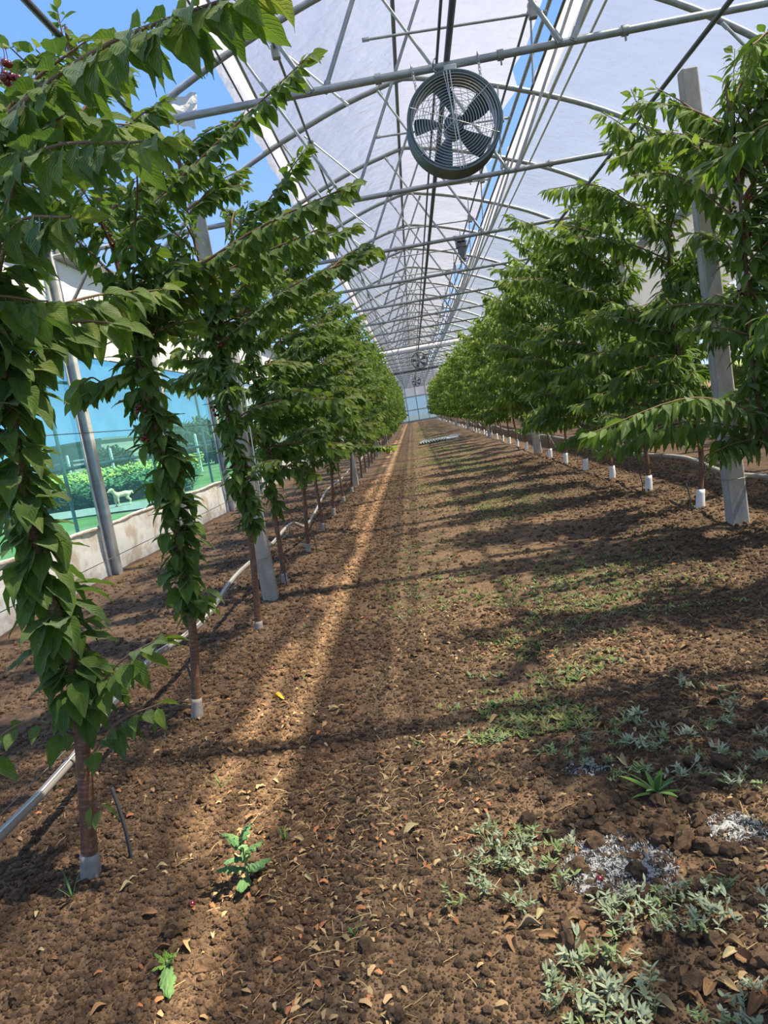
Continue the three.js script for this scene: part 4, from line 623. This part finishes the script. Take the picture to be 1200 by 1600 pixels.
{ // a stack of ribbed grey metal sheets lying in the aisle
  const t = thing('metal_sheets', 'ribbed grey metal sheets lying flat across the far aisle', 'metal sheet', [0.62, 0, -33.0]);
  part('sheet', grid(60, 2, (u, v) => [(u - 0.5) * 1.15 + v * 0.25, 0.10 + 0.025 * Math.sign(Math.sin(u * 60)), (v - 0.5) * -2.6]), M.galv, t); part('sheet', box(1.1, 0.05, 2.4, 0.05, 0.045, 0), M.galvDull, t); part('narrow_sheet', box(0.5, 0.06, 3.2, 0.95, 0.06, -0.6, 0, -0.12), M.galv, t);
}

// ------------------------------------------------------------------ outside, beyond the net window
const field = structure('field');
{
  const tx = texture(512, 512, (u, v) => { const n = fbm(u, v, 8, 5, 66), p = sstep(fbm(u, v, 3, 3, 7), 0.5, 0.62); return mix3(mix3([0.25, 0.36, 0.14], [0.42, 0.50, 0.22], n), [0.52, 0.49, 0.40], p * 0.6); });
  tx.repeat.set(1, 1); const m = std({ map: tx, roughness: 1 });
  part('grass_ground', grid(60, 60, (u, v) => { const x = lerp(-4.44, -150, u * u), z = lerp(25, -230, v); return [x, -0.03 + 0.04 * noise(x * 0.3, z * 0.3), z, x / 6, z / 6]; }), m, field);
  const soilFar = part('soil_beyond', grid(30, 40, (u, v) => { const x = lerp(21.9, 140, u), z = lerp(25, -230, v); return [x, -0.06 + 0.03 * noise(x, z), z, x / 3, z / 3]; }), m, field);
  part('meadow_end', grid(20, 20, (u, v) => { const x = lerp(-4.3, 22, u), z = lerp(-95.8, -230, v); return [x, -0.05, z, x / 6, z / 6]; }), m, field);
  const path = part('gravel_track', grid(40, 4, (u, v) => { const x = lerp(-7.5, -22, u), z = -24.5 - 2.2 * u + lerp(1.6, -1.6, v) - 3 * (u - 0.5); return [x, 0.03 + 0.01 * noise(x * 3, z * 3), z, x, z]; }), std({ map: concreteTex, color: rgb(0.8, 0.78, 0.72), roughness: 1 }), field);
}
{ // weeds and bushes
  reseed(71); const clump = merge([0, 1, 2, 3, 4, 5, 6, 7].map((i) => placed(blade(rr(0.7, 1.2), 0.38, rr(0.3, 0.9), 3), V(rr(-0.2, 0.2), rr(0, 0.4), rr(-0.2, 0.2)), i * 2.3, rr(0.2, 1.1)))), low = [], flowers = [], fg = new THREE.IcosahedronGeometry(1, 0);
  for (let i = 0; i < 16000; i++) { const a = rr(-0.26, -0.62), d = 28.5 + 34 * Math.pow(rnd(), 1.2), x = a * d - 1, z = -d - x * 0.12; const h = 0.55 + 0.5 * noise(x * 0.4, z * 0.4, 3), y = rnd() * h, k = rr(0.7, 1.2), s = rr(0.16, 0.34); low.push([trs(V(x, y, z), new THREE.Quaternion().setFromAxisAngle(UP, rnd() * 6.28), s), rgb(0.10 * k, 0.22 * k, 0.05 * k)]); if (d > 36 && rnd() < 0.8) flowers.push([trs(V(x + rr(-0.3, 0.3), h + rr(0.05, 0.4), z), rq(), rr(0.05, 0.12)), rnd() < 0.5 ? rgb(0.55, 0.52, 0.10) : rgb(0.26, 0.36, 0.09)]); }
  tag(stuffMesh('weed_bank', clump, weedMat(1, 1, 1), low, scene), 'bank of tall green weeds outside, beyond the track', 'weeds');
  tag(stuffMesh('yellow_flowers', fg, std({ roughness: 0.9 }), flowers, scene), 'yellow flowering field behind the weed bank outside', 'flowers');
  const tree = (x, z, h, w, label) => { const t = thing('background_tree', label, 'tree', [x, 0, z]), l = []; part('trunk', tube([V(0, -0.1, 0), V(0.1, h * 0.3, 0), V(0, h * 0.7, 0.1)], (k) => 0.16 - 0.1 * k, 7), M.bark, t); for (let i = 0; i < 1100; i++) { const a = rnd() * 6.28, b = Math.acos(rr(-1, 1)), r = Math.pow(rnd(), 0.4) * (1 + 0.35 * noise(a * 1.3, b * 2, x)), k = rr(0.7, 1.25); l.push([trs(V(Math.cos(a) * Math.sin(b) * r * w, h * 0.58 + Math.cos(b) * r * h * 0.46, Math.sin(a) * Math.sin(b) * r * w), rq(), rr(0.3, 0.55)), rgb(0.07 * k, 0.15 * k, 0.045 * k)]); } stuffMesh('crown', clump, weedMat(1, 1, 1), l, t); };
  [[-33.5, -52, 3.6, 2.6, 'round green tree left of the white shed outside'], [-39, -62, 4.0, 3.6, 'green tree at the left end of the far hedge outside'], [-43, -58, 4.6, 4, 'leftmost green tree seen through the teal net'], [-24.8, -62, 2.3, 1.3, 'small green tree before the lit wall of the long building'], [-18.5, -58, 3.2, 2.2, 'green tree right of the long white building outside'], [-16, -60, 3.4, 2.6, 'rightmost green tree seen through the teal net']].forEach((a) => tree(...a));
}
{
  const wm = std({ map: concreteTex, color: rgb(1.05, 1.0, 0.92), roughness: 0.9 }), dm = std({ color: rgb(0.10, 0.12, 0.13), roughness: 0.5 });
  const b = thing('long_building', 'long white flat-roofed building far outside beyond the weeds', 'building', [-29, 0, -70]);
  part('walls', box(5, 3.6, 40, -2.5, 1.8, -20), wm, b); part('roof', box(5.4, 0.22, 40.4, -2.5, 3.7, -20), M.galvDull, b); for (let i = 0; i < 6; i++) part('window', box(0.08, 0.9, 1.4, 0.02, 2.0, -4 - i * 6), dm, b); part('door', box(0.08, 2.0, 1.2, 0.03, 1.0, -1.6), dm, b);
  const s = thing('white_shed', 'small white shed left of the long building outside', 'shed', [-26.2, 0, -56]); part('walls', box(2.0, 1.9, 1.8, 0, 0.95, 0), wm, s); part('roof', box(2.2, 0.12, 2.0, 0, 1.95, 0, 0, 0, 0.05), M.galv, s); part('door', box(0.7, 1.5, 0.06, 0.3, 0.75, 0.92), dm, s);
  const f = []; for (let k = 0; k < 7; k++) { const x = -26 + k * 2.55, z = -44.5 - 0.3 * k, p = thing('fence_post', `white concrete fence post in the field outside, ${ORD[k]} from the left`, 'fence post', [x, 0, z]); part('shaft', slab(0.13, 2.25, 0.13, 0.02), M.lime, p); part('cap', slab(0.10, 0.05, 0.10, 0.015, 0, 2.25, 0), M.lime, p); f.push(V(x, 0, z)); }
  for (const h of [1.1, 1.75]) solo('fence_wire', tube(f.map((p) => p.clone().add(V(0, h, 0.08))), 0.012, 4, 14), M.wire, `${h > 1.5 ? 'upper' : 'lower'} wire of the field fence outside`, 'wire');
}
{ // the dog on the track, seen through the net
  const N = 56, mc = new MarchingCubes(N, new THREE.MeshBasicMaterial(), false, false, 60000); mc.isolation = 0;
  // joints in metres: x along the dog (head at -x), y up, z across
  const B = [[[-0.20, 0.46, 0, 0.105], [0.16, 0.47, 0, 0.095]], [[0.16, 0.47, 0, 0.095], [0.27, 0.46, 0, 0.09]], [[-0.24, 0.50, 0, 0.085], [-0.36, 0.66, 0, 0.06]], [[-0.37, 0.68, 0, 0.07], [-0.43, 0.68, 0, 0.06]], [[-0.43, 0.67, 0, 0.045], [-0.54, 0.63, 0, 0.028]],
    [[0.33, 0.48, 0, 0.035], [0.42, 0.50, 0, 0.032]], [[0.42, 0.50, 0, 0.032], [0.47, 0.42, 0, 0.024]], [[-0.37, 0.74, 0.05, 0.02], [-0.34, 0.70, 0.065, 0.012]], [[-0.37, 0.74, -0.05, 0.02], [-0.34, 0.70, -0.065, 0.012]]];
  for (const s of [-1, 1]) { const o = s * 0.03; B.push([[-0.23 + o, 0.42, 0.06 * s, 0.055], [-0.24 + o, 0.24, 0.065 * s, 0.034]], [[-0.24 + o, 0.24, 0.065 * s, 0.033], [-0.22 + o, 0.04, 0.065 * s, 0.024]], [[-0.22 + o, 0.03, 0.065 * s, 0.026], [-0.27 + o, 0.025, 0.065 * s, 0.022]], [[0.25 - o, 0.43, 0.06 * s, 0.075], [0.21 - o, 0.29, 0.065 * s, 0.045]], [[0.21 - o, 0.29, 0.065 * s, 0.042], [0.31 - o, 0.19, 0.065 * s, 0.028]], [[0.31 - o, 0.19, 0.065 * s, 0.028], [0.28 - o, 0.04, 0.065 * s, 0.023]], [[0.28 - o, 0.03, 0.065 * s, 0.025], [0.23 - o, 0.025, 0.065 * s, 0.021]]); }
  const S = 0.62, c = [-0.05, 0.40, 0], p = V(), a = V(), d = V();
  for (let k = 0; k < N; k++) for (let j = 0; j < N; j++) for (let i = 0; i < N; i++) { p.set(((i - N / 2) / (N / 2)) * S + c[0], ((j - N / 2) / (N / 2)) * S + c[1], ((k - N / 2) / (N / 2)) * S + c[2]); let acc = 0; for (const [u, v] of B) { a.set(u[0], u[1], u[2]); d.set(v[0] - u[0], v[1] - u[1], v[2] - u[2]); const t = clamp(p.clone().sub(a).dot(d) / d.lengthSq(), 0, 1); acc += Math.exp(-45 * (p.distanceTo(a.addScaledVector(d, t)) - lerp(u[3], v[3], t))); } mc.field[i + j * N + k * N * N] = Math.log(acc + 1e-30) / 45; }
  mc.update(); const n = mc.count, g = new THREE.BufferGeometry(); g.setAttribute('position', new THREE.BufferAttribute(mc.positionArray.slice(0, n * 3).map((v, i) => v * S + c[i % 3]), 3)); g.setAttribute('normal', new THREE.BufferAttribute(mc.normalArray.slice(0, n * 3), 3));
  const q = mergeVertices(g.deleteAttribute('normal'), 1e-4); q.computeVertexNormals();
  const t = thing('dog', 'tan and cream dog standing on the track outside, head to the left', 'dog', [-9.75, 0.03, -24.3]); t.rotation.y = 0.75; t.scale.setScalar(0.82);
  part('body', q, std({ color: rgb(0.66, 0.50, 0.32), roughness: 0.95, side: THREE.DoubleSide }), t);
  for (const s of [-1, 1]) part('eye', new THREE.SphereGeometry(0.011, 8, 6).translate(-0.455, 0.70, 0.04 * s), std({ color: rgb(0.02, 0.015, 0.01), roughness: 0.3 }), t);
  part('nose', new THREE.SphereGeometry(0.018, 8, 6).translate(-0.565, 0.635, 0), std({ color: rgb(0.03, 0.025, 0.025), roughness: 0.5 }), t);
}

scene.traverse((o) => { if (o.isMesh) { o.castShadow = true; o.receiveShadow = true; } });
renderer.render(scene, camera);
